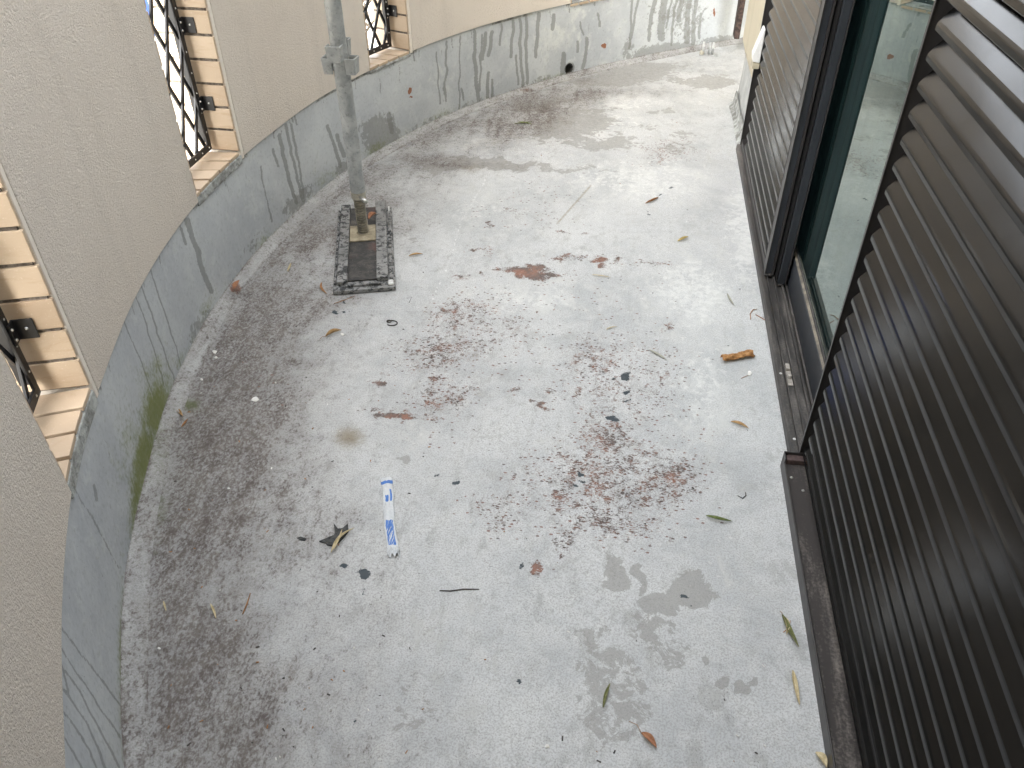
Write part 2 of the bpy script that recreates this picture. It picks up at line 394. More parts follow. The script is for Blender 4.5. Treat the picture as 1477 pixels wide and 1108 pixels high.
S_L = s_of(at(204, 407, .34)); S_R = s_of(at(726, 29, .37))
def z_up(s): return float(np.interp(s, [S_L, S_R], [.342, .378]))
OPEN = [(s_of(at(99, 716, .34)), s_of((-1.081, 1.145))), (s_of(at(286.6, 291, .35)), s_of((-1.283, 2.369))),
        (s_of(at(527, 104, .355)), s_of((-1.007, 3.547)))]
o4 = s_of(at(820, 5, .375)); OPEN.append((o4, o4+.285))

print('openings', [(round(a, 3), round(b, 3)) for a, b in OPEN], 'len', CS[-1])
Z_TOP = 1.85; Z_OPEN = 1.30

# ------------------------------------------------------------------ floor
ys = np.r_[np.arange(-1.95, .40, .05), np.arange(.40, 2.6, .005), np.arange(2.6, 6.0, .01)]
xs = np.arange(-1.42, 1.45, .005); xs = xs[(xs < .62)]
GX, GY = np.meshgrid(xs, ys, indexing='ij'); FV = np.stack([GX.ravel(), GY.ravel(), np.zeros(GX.size)], 1)
# distance from the parapet
dist = np.full(len(FV), 9.0)
for p0 in range(0, len(CP), 3):
    np.minimum(dist, np.hypot(FV[:, 0]-CP[p0, 0], FV[:, 1]-CP[p0, 1]), out=dist)
tn = C(CS+.01)-C(CS-.01)
near = np.argmin(((FV[::1, None, :2][:0]), 0)[0], 0) if False else None
# inside test through the x of the curve at this y (left branch) and at the far side
yl = CP[:, 1]; order = np.argsort(yl); xcur = np.interp(FV[:, 1], yl[order], CP[order, 0])
inside = FV[:, 0] > xcur+.002
Q = to_px(FV)
FV[:, 2] = (fbm(FV[:, :2], 3.0, 3, 3)-.5)*.004*(FV[:, 1] > .35)
fb = fbm(FV[:, :2], 6, 5, 4)
dirt = np.clip(1.0-(dist-.03)/.72, 0, 1)**1.25*.82
dirt = dirt*np.interp(FV[:, 1], [.5, .9, 1.4, 2.1, 3.0, 4.2, 5.2], [.72, .88, 1.05, 1.0, .75, .45, .12])
dirt += ell(Q, [(365, 470, 60, 55, -40, .42), (300, 530, 60, 45, -50, .42), (330, 590, 90, 50, -60, .25), (265, 690, 50, 80, 10, .35), (270, 760, 70, 50, 0, .2),
                (245, 860, 60, 80, 0, .2), (280, 1000, 70, 90, 0, .22), (395, 590, 14, 30, 0, .25), (430, 440, 60, 30, -20, .25), (760, 165, 80, 36, -8, .50), (800, 150, 90, 20, -4, .35),
                (640, 235, 55, 9, 5, .35), (850, 137, 120, 8, 0, .32), (640, 185, 50, 18, -28, .35), (960, 700, 60, 40, 0, .10), (700, 240, 120, 8, 0, .25)], 1)
dirt *= (.35+1.25*fb)*(.6+.8*fbm(FV[:, :2], 22, 15, 4)); dirt = np.minimum(dirt, .72)
dirt[dist < .06] *= .8
dirt = np.maximum(dirt, .16*ell(Q, [(560, 560, 300, 260, 0, 1)]))
WX = FV[:, :2]
def warp(amp, sc, seed): return np.stack([(fbm(WX, sc, seed, 4)-.5), (fbm(WX, sc, seed+1, 4)-.5)*.62], 1)*amp
Q0 = Q; Q1 = Q+warp(46, 9, 101)+warp(20, 45, 103); Q2 = Q+warp(26, 9, 111)+warp(12, 60, 113)
R = [(748, 391, 34, 5, 3, .80), (786, 397, 26, 6, 8, .78), (726, 388, 18, 4, 0, .72), (865, 376, 15, 6, 5, .78), (896, 378, 9, 5, 0, .72), (945, 378, 34, 6, -8, .50), (657, 397, 11, 5, -10, .68), (688, 399, 10, 5, 8, .70),
     (696, 367, 13, 5, 20, .66), (808, 370, 10, 7, 0, .72), (829, 370, 12, 4, 0, .62), (803, 334, 9, 3, 5, .74), (840, 336, 16, 2.5, 3, .74), (733, 296, 13, 3, 10, .74), (741, 279, 8, 2.5, 0, .66), (704, 322, 9, 5, -30, .72),
     (644, 440, 6, 6, 0, .74), (795, 446, 4, 5, 30, .70), (672, 452, 55, 28, -5, .60), (655, 505, 76, 38, -8, .58), (626, 549, 9, 5, 0, .76), (640, 575, 55, 26, 0, .56), (542, 551, 13, 6, -8, .80), (551, 534, 7, 4, -20, .72),
     (568, 601, 34, 5, 3, .84), (560, 590, 40, 6, 3, .60), (615, 600, 50, 18, -10, .52), (836, 515, 6, 8, 0, .70), (825, 566, 8, 12, 15, .74), (794, 562, 16, 5, 10, .66), (772, 580, 20, 3, 12, .74), (742, 567, 9, 4, 0, .68),
     (966, 474, 4, 12, 0, .70), (969, 510, 4, 9, 0, .60), (950, 541, 6, 18, 10, .72), (941, 585, 7, 22, 15, .64), (858, 601, 6, 11, 0, .66), (911, 562, 5, 6, 0, .68), (880, 548, 6, 12, 0, .5), (870, 642, 24, 7, 0, .58),
     (900, 560, 100, 100, 0, .46), (907, 663, 8, 6, 0, .72), (875, 645, 30, 20, 0, .60), (843, 670, 10, 28, 10, .62), (800, 725, 20, 24, -15, .60), (826, 765, 11, 38, 5, .70), (812, 790, 4, 12, 0, .7), (900, 762, 42, 28, 0, .57), (850, 750, 55, 32, 0, .56),
     (780, 817, 7, 13, 8, .76), (960, 685, 42, 28, 0, .55), (940, 676, 5, 20, 0, .62), (959, 700, 4, 16, 0, .64), (990, 690, 4, 18, 0, .62), (965, 783, 6, 8, 0, .66), (730, 740, 30, 24, 0, .48), (717, 815, 34, 8, 8, .40), (870, 700, 130, 90, 0, .56), (880, 640, 60, 50, 0, .60), (960, 690, 60, 40, 0, .62), (720, 740, 50, 40, 0, .5), (700, 470, 90, 60, 0, .46), (860, 520, 60, 60, 0, .5),
     (1000, 660, 50, 50, 0, .34), (650, 620, 60, 40, 0, .30), (700, 520, 120, 60, 0, .32), (770, 300, 100, 40, 0, .30), (820, 420, 160, 60, 0, .26), (400, 560, 60, 60, 0, .25), (960, 220, 50, 20, 0, .5), (950, 234, 14, 5, 0, .62), (835, 300, 3, 30, 45, .4), (690, 300, 5, 30, 25, .4)]
R = [(x, y, rx*1.25, ry*1.2, a, s_+(.04 if s_ >= .74 else (.0 if s_ >= .64 else .05))) for x, y, rx, ry, a, s_ in R]
R += [(768, 393, 46, 7, 6, 1.05), (866, 377, 14, 6, 0, 1.0), (568, 602, 32, 5, 3, 1.1)]
red = ell(Q1, R, 1.2)*(.50+.84*fbm(WX*np.array([1, .8]), 55, 121, 3))
red = np.maximum(red, ell(Q2, [(768, 393, 46, 6, 6, .95), (866, 377, 14, 6, 0, .85), (568, 602, 32, 4, 3, .95), (817, 800, 3, 12, 0, .8), (780, 817, 6, 12, 8, .8)], 2))
B = [(900, 544, 10, 7, 15, .85), (898, 566, 7, 5, 0, .78), (901, 579, 4, 4, 0, .75), (888, 603, 15, 4, 18, .92), (881, 543, 4, 2, 0, .7), (887, 594, 4, 3, 0, .66), (836, 682, 7, 5, 20, .8), (829, 700, 5, 3.5, 0, .85), (840, 692, 5, 4, 0, .74),
     (656, 697, 5, 3.5, -25, .95), (497, 814, 6, 4.5, -20, .95), (523, 828, 8, 10, 30, .98), (511, 824, 3, 5, 15, .66), (521, 857, 4, 11, 8, .62), (749, 984, 6, 5, 0, .95), (991, 857, 4, 3, 0, 1), (758, 812, 5, 9, 10, .66), (713, 818, 13, 3, 25, .62),
     (937, 307, 5, 2.5, 10, .9), (950, 283, 4, 2, 0, .8), (965, 271, 6, 3, 0, .7), (878, 98, 3, 2, 0, .8), (484, 455, 6, 3.5, -10, .85), (497, 453, 4, 2.5, -20, .8), (499, 437, 5, 2, 0, .8), (585, 1010, 5, 10, 35, .6), (420, 480, 4, 2, 0, .7),
     (437, 821, 3, 3, 0, .8), (501, 1041, 3.5, 5, 0, .9), (997, 869, 2.5, 2.5, 0, 1), (605, 745, 3, 2, 0, .5), (630, 685, 3, 4, 0, .66), (1000, 855, 3, 2, 0, .7)]
blue = ell(Q2, B, 1.8)
W = [(893, 828, 24, 27, 0, .85), (930, 826, 9, 9, 0, .85), (928, 842, 10, 14, 0, .75), (1003, 848, 38, 26, 15, .85), (955, 868, 40, 22, -10, .8), (935, 910, 45, 30, 0, .62), (960, 950, 36, 36, 0, .58), (1008, 955, 9, 9, 0, .8), (1043, 985, 13, 13, 0, .85), (1070, 992, 12, 11, 20, .85),
     (1088, 985, 7, 6, 0, .8), (1030, 965, 14, 6, 15, .6), (880, 1000, 60, 110, 0, .58), (850, 940, 50, 60, 0, .50), (650, 980, 60, 40, -40, .42), (600, 1030, 70, 70, 0, .45), (583, 660, 12, 11, 0, .75), (820, 185, 70, 22, -8, .85), (790, 150, 60, 12, -6, .8), (700, 238, 130, 9, 2, .8), (860, 206, 60, 12, 0, .75), (890, 213, 40, 8, 0, .55), (985, 195, 22, 13, 0, .6),
     (960, 165, 26, 6, 0, .6), (980, 212, 30, 7, 0, .6), (930, 185, 40, 7, 0, .55), (690, 208, 20, 6, 0, .5), (760, 242, 150, 7, 2, .66), (1010, 118, 60, 14, 0, .8), (900, 108, 100, 16, -8, .8), (845, 165, 80, 12, -4, .6), (820, 240, 60, 6, 3, .5), (590, 250, 60, 8, -6, .5),
     (585, 330, 14, 40, -5, .45), (1010, 735, 20, 10, 0, .3), (880, 720, 60, 12, 0, .32), (740, 310, 40, 20, 0, .4), (680, 500, 100, 80, 0, .34), (1055, 450, 22, 8, 0, .3)]
wet = ell(Q1, W, 1.6)
WH = [(690, 210, 46, 16, -20, .55), (870, 180, 120, 40, 0, .42), (930, 260, 160, 60, 0, .48), (760, 430, 130, 40, 0, .46), (1000, 420, 90, 90, 0, .50), (690, 300, 80, 50, 0, .38), (1010, 560, 80, 120, 0, .45), (600, 630, 60, 80, -20, .35),
      (640, 900, 90, 60, 0, .25), (900, 150, 90, 14, 0, .5), (1000, 140, 60, 8, 0, .4), (700, 1000, 120, 100, 0, .25), (1040, 820, 70, 130, 0, .32), (800, 640, 120, 60, 0, .28), (1080, 330, 50, 130, 0, .55), (560, 700, 60, 60, 0, .2)]
white = ell(Q1, WH, 1)
moss = ell(Q, [(270, 583, 26, 12, 10, .85), (228, 735, 22, 40, 5, .62), (222, 790, 18, 34, 0, .45), (560, 205, 40, 8, -22, .35), (215, 1085, 26, 30, 0, .35), (205, 900, 8, 60, 0, .3), (640, 250, 40, 8, 0, .25)], 1)
stain = ell(Q, [(503, 631, 26, 18, 0, .85), (680, 243, 22, 10, 0, .5), (408, 600, 26, 36, 20, .25), (975, 384, 26, 12, 0, .22), (945, 670, 60, 30, 0, .22), (1075, 180, 16, 60, 5, .35), (1040, 140, 60, 8, 5, .25)], 1)
Ql = Q+np.stack([(fbm(Q*.02, 1.0, 61, 3)-.5)*9, Q[:, 0]*0], 1)
line = poly(Ql, [([(700, 258), (668, 318), (648, 375), (622, 436)], 1.7, .62), ([(570, 404), (640, 396), (690, 388)], 1.0, .3), ([(590, 660), (640, 655), (760, 668)], 1.2, .25)])
stain = np.maximum(stain, poly(Q, [([(852, 268), (820, 304), (804, 322)], 2.2, .65), ([(595, 940), (612, 915), (632, 900)], 4, .35)]))
one = np.ones(len(FV))
floor = grid_obj('balcony_floor', FV, len(xs), len(ys), inside, M_FLOOR,
                 {'maskA': np.stack([dirt, red, blue, wet], 1), 'maskB': np.stack([white, moss, stain, line], 1)})
struct(floor)
# sloped mortar fillet where floor and parapet meet
nS = int(CS[-1]/.01); ss = np.linspace(.0, CS[-1]-.02, nS); prof = [(-.042, .0006), (-.034, .006), (-.020, .013), (-.007, .019), (.004, .024)]
V = []
for k, (o_, z_) in enumerate(prof):
    w = (fbm(np.stack([ss*4, ss*0+k*3.3], 1), 3, 21, 3)-.5)*.012*(0 < k < 4) - (.004*np.sin(ss*7) if k == 0 else 0)
    P = C(ss)+Nrm(ss)*(o_+w)[:, None]; V.append(np.stack([P[:, 0], P[:, 1], np.full(nS, z_)], 1))
V = np.stack(V, 1).reshape(-1, 3); Qc = to_px(V); k5 = np.tile(np.arange(5), nS)
sS = np.repeat(ss, 5); fbc = fbm(np.stack([sS*5, k5*.4], 1), 3, 9, 4)
cd = np.where(k5 == 0, .62, np.where(k5 == 4, .85, .42))*(.45+1.1*fbc)
zz = np.zeros(len(V)); cm = ell(Qc, [(226, 640, 30, 90, 0, .5), (560, 205, 60, 20, -25, .4), (182, 960, 12, 90, 0, .45), (800, 115, 30, 6, 0, .4)], 1)
cred = ell(Qc, [(340, 416, 9, 9, 0, 1.0), (760, 130, 12, 4, 0, .75)], 2)
cove = grid_obj('mortar_fillet', V, nS, 5, None, M_FLOOR, {'maskA': np.stack([cd, cred, zz, zz], 1), 'maskB': np.stack([zz+.15*(k5 > 0), cm, zz, zz], 1)}, floor)

# ------------------------------------------------------------------ parapet wall
wall = thing('parapet_wall', 'long curved parapet wall with cream stucco above a stained grey painted concrete upstand', 'parapet wall', (-1.2, 2.0, 0))
ds = .005; ss = np.arange(0.0, CS[-1]-.01, ds); zz_ = np.linspace(0, 1, 72)
P2 = CO(ss, 0); SS, TT = np.meshgrid(ss, zz_, indexing='ij')
zt = np.interp(ss, [S_L, S_R], [.342, .378])
wob = (fbm(np.stack([SS.ravel()*2, TT.ravel()*.8], 1), 2.2, 31, 3)-.5)*.006
NN = Nrm(ss)
V = np.stack([np.repeat(P2[:, 0], 72)+np.repeat(NN[:, 0], 72)*wob, np.repeat(P2[:, 1], 72)+np.repeat(NN[:, 1], 72)*wob, (TT*zt[:, None]).ravel()], 1)
Qw = to_px(V)
# hold the drain hole open
hole_c = np.array([*at(825, 104, .035)]); hs = s_of(hole_c); hz = .046; hr = .030
keep = np.hypot(SS.ravel()-hs, V[:, 2]-hz) > hr-.004
dripL = [([(83, 898), (130, 960), (175, 1020)], 1.8, .8), ([(83, 925), (108, 968), (174, 1064)], 1.8, .8), ([(84, 955), (112, 994), (140, 1046), (172, 1108)], 2, .85), ([(84, 985), (125, 1042), (152, 1108)], 2, .85),
    ([(86, 1020), (120, 1066), (140, 1108)], 1.8, .8), ([(86, 1050), (105, 1085), (118, 1108)], 1.8, .8), ([(84, 940), (92, 975), (98, 1000)], 2.2, .7), ([(104, 700), (140, 760), (177, 834)], 2.2, .55), ([(135, 700), (141, 722)], 3, .7),
    ([(178, 462), (200, 512), (222, 575)], 1.2, .9), ([(196, 427), (215, 480), (237, 557)], 1.2, .9), ([(204, 411), (226, 475), (251, 547)], 1.3, .95), ([(217, 388), (240, 457), (263, 530)], 1.2, .9), ([(270, 318), (290, 380), (304, 420)], 4.2, .95), ([(262, 330), (268, 352)], 3, .7),
    ([(402, 195), (415, 250), (428, 292)], 3.2, .95), ([(411, 180), (425, 240), (438, 290)], 2.4, .95), ([(419, 180), (431, 235), (440, 288)], 2.2, .9), ([(393, 215), (402, 240)], 2.5, .7), ([(376, 240), (384, 285), (392, 320)], 1.8, .7), ([(472, 182), (484, 215), (490, 240)], 3, .9), ([(486, 195), (496, 225)], 4, .8),
    ([(630, 75), (634, 150)], 1.3, .9), ([(645, 60), (642, 140)], 2.0, .9), ([(664, 52), (662, 160)], 1.3, .9), ([(684, 45), (686, 100), (689, 150)], 3.2, .9), ([(695, 50), (692, 130)], 1.6, .9), ([(700, 48), (697, 85)], 3.2, .9), ([(709, 46), (706, 80)], 3, .9),
    ([(704, 105), (702, 145)], 2.8, .9), ([(710, 115), (709, 140)], 2, .9), ([(723, 35), (721, 65)], 2, .85), ([(740, 30), (738, 82)], 2.5, .9), ([(750, 28), (753, 125)], 2.6, .95), ([(759, 25), (760, 120)], 2.4, .95), ([(777, 20), (773, 82)], 3, .95), ([(745, 80), (746, 122)], 2, .8),
    ([(798, 22), (797, 42)], 3, .9), ([(813, 78), (812, 112)], 4, .9), ([(846, 55), (841, 98)], 3, .9), ([(836, 32), (842, 50)], 2, .8), ([(862, 20), (865, 38)], 2.5, .8), ([(832, 60), (832, 75)], 2, .8), ([(873, 93), (872, 105)], 1, .8),
    ([(913, 0), (907, 70)], 1.8, .95), ([(922, -5), (910, 55)], 1.8, .9), ([(944, -5), (935, 58)], 3.2, .95), ([(958, -8), (953, 55)], 6, .95), ([(969, -8), (962, 40)], 1.6, .95), ([(976, -8), (968, 65)], 2, .95), ([(984, -8), (979, 30)], 4, .9), ([(995, -8), (990, 60)], 4.5, .95),
    ([(1005, -8), (999, 62)], 3.5, .95), ([(1012, 20), (1008, 55)], 2.5, .9), ([(640, 128), (642, 146)], 2, .7), ([(666, 128), (668, 145)], 2.4, .7), ([(560, 165), (566, 190)], 5, .7), ([(575, 95), (576, 120)], 1.6, .5), ([(548, 112), (549, 135)], 1.6, .5)]
for k in range(46):                        # short runs under the coping line
    u = random.uniform(.04, 1); x0 = 90+u*850
    yt = float(np.interp(x0, [89, 99, 142, 204, 284, 355, 441, 524, 649, 726, 940], [1108, 716, 551, 407, 292, 223, 153, 108, 56, 29, -25]))
    L = random.uniform(6, 26)*(1-.5*u); dripL.append(([(x0, yt-2), (x0+L*.22*(1-u)+.5, yt+L)], random.uniform(1.0, 2.4), random.uniform(.4, .62)))
dm = np.zeros(len(V)); vis = (Qw[:, 0] > 60) & (Qw[:, 0] < 1110) & (Qw[:, 1] > -60) & (Qw[:, 1] < 1150)
wig = (fbm(np.stack([Qw[:, 0]*.02, Qw[:, 1]*.05], 1), 1, 77, 3)-.5)*5
Qv = Qw[vis].copy(); Qv[:, 0] += wig[vis]; dm[vis] = poly(Qv, dripL)*(.72+.75*fbm(np.stack([SS.ravel()[vis]*25, V[vis, 2]*14], 1), 1, 55, 3))
wetw = ell(Qw, [(548, 195, 34, 34, -50, .85), (498, 245, 20, 18, -40, .7), (430, 290, 40, 16, -45, .65), (250, 500, 14, 50, 25, .3), (290, 470, 16, 40, 30, .6), (980, 20, 70, 60, 0, .5), (960, 75, 60, 14, -6, .95), (1035, 58, 40, 8, -6, .7), (905, 75, 12, 26, 0, .62), (965, 30, 40, 40, 0, .45),
                (775, 118, 60, 8, -18, .55), (690, 148, 50, 9, -20, .55), (620, 175, 50, 9, -25, .5), (365, 350, 40, 14, -42, .5)], 1.3)
mossw = 1.25*ell(Qw, [(225, 590, 22, 52, 12, .95), (208, 660, 16, 60, 12, 1.0), (222, 540, 26, 34, 20, .45), (196, 720, 10, 60, 5, .8), (176, 950, 6, 120, 0, .6), (262, 520, 12, 24, 25, .4), (190, 640, 30, 70, 10, .35), (470, 260, 24, 16, -40, .35), (385, 345, 30, 10, -45, .35),
                 (540, 215, 26, 10, -35, .45), (800, 118, 26, 10, -15, .55), (640, 165, 40, 6, -22, .35), (300, 440, 20, 10, -50, .4)], 1)
zr = V[:, 2]
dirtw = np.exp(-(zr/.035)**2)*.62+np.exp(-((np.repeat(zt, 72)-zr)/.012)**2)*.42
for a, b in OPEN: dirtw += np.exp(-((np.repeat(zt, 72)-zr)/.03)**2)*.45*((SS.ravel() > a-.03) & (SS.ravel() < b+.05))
whw = ell(Qw, [(630, 110, 40, 30, 0, .45), (800, 60, 50, 30, 0, .6), (830, 10, 20, 40, 0, .6), (920, 30, 30, 40, 0, .1), (140, 650, 20, 60, 0, .3), (870, 90, 30, 10, 0, .5), (250, 430, 40, 40, 0, .2), (560, 130, 50, 30, 0, .3), (120, 1000, 30, 90, 0, .3)], 1)
redw = ell(Qw, [(591, 131, 3, 6, 10, .95), (593, 140, 3, 2, 0, .8), (871, 66, 4, 5, 20, .85), (1030, 18, 2, 8, 0, .8), (355, 302, 2, 3, 0, .3)], 2)
up = grid_obj('concrete_upstand', V, len(ss), 72, keep, M_UP, {'maskA': np.stack([dm, wetw, mossw, dirtw], 1), 'maskB': np.stack([whw, redw, zr*0, zr*0+1], 1)}, wall)
core = MB()
curve_box(core, 0, hs-.03, .012, .160, 0, lambda s: z_up(s)-.006); curve_box(core, hs+.03, CS[-1]-.01, .012, .160, 0, lambda s: z_up(s)-.006)
curve_box(core, hs-.03, hs+.03, .012, .160, .09, lambda s: z_up(s)-.006)
# top ledge of the upstand closing the skin
curve_box(core, 0, CS[-1]-.01, .001, .0125, lambda s: z_up(s)-.012, lambda s: z_up(s)-.0005)
core.build('upstand_core', M_MORTARG, wall)
hp = MB(); hn = Nrm(hs); hc = C(hs)
hp.tube([(*(hc-hn*.002), hz), (*(hc+hn*.158), hz)], hr, 20, cap=False)
hp.build('drain_pipe', m_simple('drain_grey', (.05, .05, .045), (.10, .10, .09), .7), wall, True)
hb = MB(); hb.tube([(*(hc-hn*.0045), hz), (*(hc+hn*.02), hz)], hr+.006, 20, cap=False)
hb.build('drain_rim', m_simple('drain_rim_paint', (.2, .2, .19), (.3, .31, .3), .7), wall, True)
cp_ = MB(); q = hc+hn*.14; cp_.tube([(*q, hz), (*(q+hn*.01), hz)], hr, 16); cp_.build('drain_end', M_DARK, wall)

# stucco panels and their smooth margins
T_IN, T_OUT, MG = -.007, .185, .016
def stucco(s0, s1, z0, z1, name='stucco_panel'):
    mb = MB(); curve_box(mb, s0, s1, T_IN, T_OUT, z0, z1, .025)
    return mb.build(name, M_STUCCO, wall, bevel=.003)
edges = [0.0]
for a, b in OPEN: edges += [a, b]
edges.append(CS[-1]-.02)
S_FAR = OPEN[-1][1]
for i in range(0, len(edges), 2):
    a, b = edges[i], edges[i+1]
    if i > 0:
        mb = MB(); curve_box(mb, a+.0, a+MG, T_IN+.0012, T_OUT, lambda s: z_up(s)-.006, Z_OPEN); mb.build('smooth_margin', M_MARGIN, wall, bevel=.002)
    stucco(a+(MG+.0005 if i > 0 else 0), b-.0, (lambda s: z_up(s)+.0005), Z_OPEN)
stucco(0, CS[-1]-.02, Z_OPEN+.0005, Z_TOP, 'stucco_band')
cop = MB(); curve_box(cop, 0, CS[-1]-.02, -.03, T_OUT+.03, Z_TOP+.0005, Z_TOP+.03); cop.build('coping', M_MARGIN, wall, bevel=.004)

# tiled openings
PITCH = .0728; J = .0085; Z_SILL = .374
def tile_box(corners, bev=.0016):
    mb = MB(); mb.hexa(corners); return mb
for oi, (a, b) in enumerate(OPEN):
    # sill: tiles side by side, mortar bed beneath
    zb = z_up((a+b)/2)
    mb = MB(); curve_box(mb, a+.001, b-.001, -.0055, T_OUT-.002, zb-.017, Z_SILL-.0115, .01); mb.build('mortar_bed', M_MORTARG, wall, bevel=.003)
    n = int(math.ceil((b-a)/PITCH)); s1 = b-.0105
    for k in range(n):
        sb = s1-k*PITCH; sa = max(sb-(PITCH-J), a+.0015)
        if sb-sa < .012: continue
        dz = random.uniform(-.0012, .0012); di = random.uniform(-.001, .001)-.004; th = .011
        lo = [(*CO(sa, di), Z_SILL-th+dz), (*CO(sb, di), Z_SILL-th+dz), (*CO(sb, T_OUT+.012), Z_SILL-th+dz-.012), (*CO(sa, T_OUT+.012), Z_SILL-th+dz-.012)]
        hi = [(x, y, z+th) for x, y, z in lo]
        tile_box(lo+hi).build('sill_tile', M_TILE, wall, bevel=.0015)
    # jambs: courses of tiles on a recessed mortar face
    for side, s0, sg in ((0, b, -1), (1, a, 1)):
        mb = MB(); curve_box(mb, *sorted((s0+sg*.0004, s0+sg*.0052)), .004, T_OUT-.002, Z_SILL+.0012, Z_OPEN, .02); mb.build('jamb_mortar', M_MORTAR, wall)
        z = Z_SILL+.0048
        while z < Z_OPEN-.03:
            z1 = min(z+PITCH-J, Z_OPEN-.002); th = .0095+random.uniform(-.0007, .0007)
            n0 = CO(s0, -.0045); n1 = CO(s0, T_OUT-.003)
            t_ = (C(s0+sg*.01)-C(s0)); t_ /= np.linalg.norm(t_)
            ps = []
            for z_ in (z, z1):
                ps += [(*(n0+t_*.0006), z_), (*(n0+t_*th), z_), (*(n1+t_*th), z_), (*(n1+t_*.0006), z_)]
            tile_box(ps).build('jamb_tile', M_TILE, wall, bevel=.0015)
            z += PITCH

# ------------------------------------------------------------------ iron grilles
gl = ['black iron lattice grille in the nearest slot, cut off by the left photo edge',
      'black iron lattice grille in the second slot, with blue seen through it', 'black iron lattice grille in the slot just right of the scaffold pole',
      'black iron lattice grille in the farthest slot, only its sill at the top photo edge']
for oi, (a, b) in enumerate(OPEN):
    g = thing('lattice_grille', gl[oi], 'window grille', (*CO((a+b)/2, .11), Z_SILL), 'lattice grilles in the parapet slots')
    ga, gb = a+.022, b-.019; z0, z1 = Z_SILL+.010, Z_OPEN-.03; off = .090
    A = CO(ga, off); B_ = CO(gb, off); tt = (B_-A)/np.linalg.norm(B_-A); nn = np.array([-tt[1], tt[0]]); Wd = np.linalg.norm(B_-A)
    def P3(u, d, z): q = A+tt*u+nn*d; return (q[0], q[1], z)
    def bar(mb, u0, z0_, u1, z1_, d0, d1, w):
        dx, dz = u1-u0, z1_-z0_; L = math.hypot(dx, dz); ex, ez = -dz/L*w/2, dx/L*w/2
        c = []
        for d in (d0, d1): c += [P3(u0+ex, d, z0_+ez), P3(u0-ex, d, z0_-ez), P3(u1-ex, d, z1_-ez), P3(u1+ex, d, z1_+ez)]
        mb.hexa(c)
    fw = .022
    for (u0, za, u1, zb2) in ((0, z0+fw/2, Wd, z0+fw/2), (0, z1-fw/2, Wd, z1-fw/2)):
        mb = MB(); bar(mb, u0, za, u1, zb2, -.006, .0, fw); bar(mb, u0, za-fw/2+.002, u1, zb2-fw/2+.002, .0003, .026, .004); mb.build('rail', M_IRON, g, bevel=.001)
    for u in (fw/2, Wd-fw/2):
        mb = MB(); bar(mb, u, z0+fw+.0005, u, z1-fw-.0005, -.0062, .0, fw); e = -fw/2+.002 if u < .1 else fw/2-.002
        bar(mb, u+e, z0+fw+.0005, u+e, z1-fw-.0005, .0003, .026, .004); mb.build('stile', M_IRON, g, bevel=.001)
    sp = .088; sl = 1.95; Ht = z1-z0
    for lay, sg in ((0, 1), (1, -1)):
        k0 = -int(Ht/sl/sp)-2
        for k in range(k0, int(Wd/sp)+int(Ht/sl/sp)+3):
            # u = c + sg*z/sl, clip to the frame
            c = (k+.35)*sp; zA, zB = 0.0, Ht
            uA, uB = c+sg*zA/sl, c+sg*zB/sl
            lo_, hi_ = .004, Wd-.004
            def clipz(zv): return max(0, min(Ht, zv))
            zs_ = sorted([(lo_-c)*sl*sg, (hi_-c)*sl*sg]); za_, zb_ = clipz(zs_[0]), clipz(zs_[1])
            if zb_-za_ < .03: continue
            mb = MB(); d = .002+lay*.008
            bar(mb, c+sg*za_/sl, z0+za_, c+sg*zb_/sl, z0+zb_, d, d+.0065, .013)
            mb.build('lattice_bar', M_IRON, g, bevel=.0008)
    for u in np.arange(.03, Wd-.01, .05): MB().tube([P3(u, -.0062, z0+fw/2), P3(u, -.008, z0+fw/2)], [.003, .0018], 8).build('rivet', M_SCREW, g)
    for z in np.arange(z0+.06, z1, .062): MB().tube([P3(Wd-fw/2, -.0064, z), P3(Wd-fw/2, -.008, z)], [.003, .0018], 8).build('rivet', M_SCREW, g)
    for zb_ in (z0+.125, z0+.36, z0+.60):
        br = MB(); w = .045; jb = CO(b-.0118, 0)
        bar(br, Wd-.004, zb_, Wd-.004, zb_+w, -.0105, -.0066, .024)
        # leg lying along the jamb towards the room
        p0 = CO(b-.0130, off-.006); p1 = CO(b-.0130, off-.046); q0 = CO(b-.0102, off-.006); q1 = CO(b-.0102, off-.046)
        br.hexa([(*p0, zb_), (*q0, zb_), (*q1, zb_), (*p1, zb_), (*p0, zb_+w), (*q0, zb_+w), (*q1, zb_+w), (*p1, zb_+w)])
        bo = br.build('bracket', M_IRON, g, bevel=.0008)
        for dz in (.010, .033): MB().tube([P3(Wd-.010, -.0105, zb_+dz), P3(Wd-.010, -.0135, zb_+dz)], [.0036, .0022], 8).build('screw', M_SCREW, bo)
        pm = CO(b-.0130, off-.030); pt = CO(b-.0160, off-.030); MB().tube([(*pm, zb_+.024), (*pt, zb_+.024)], [.0036, .002], 8).build('screw', M_SCREW, bo)

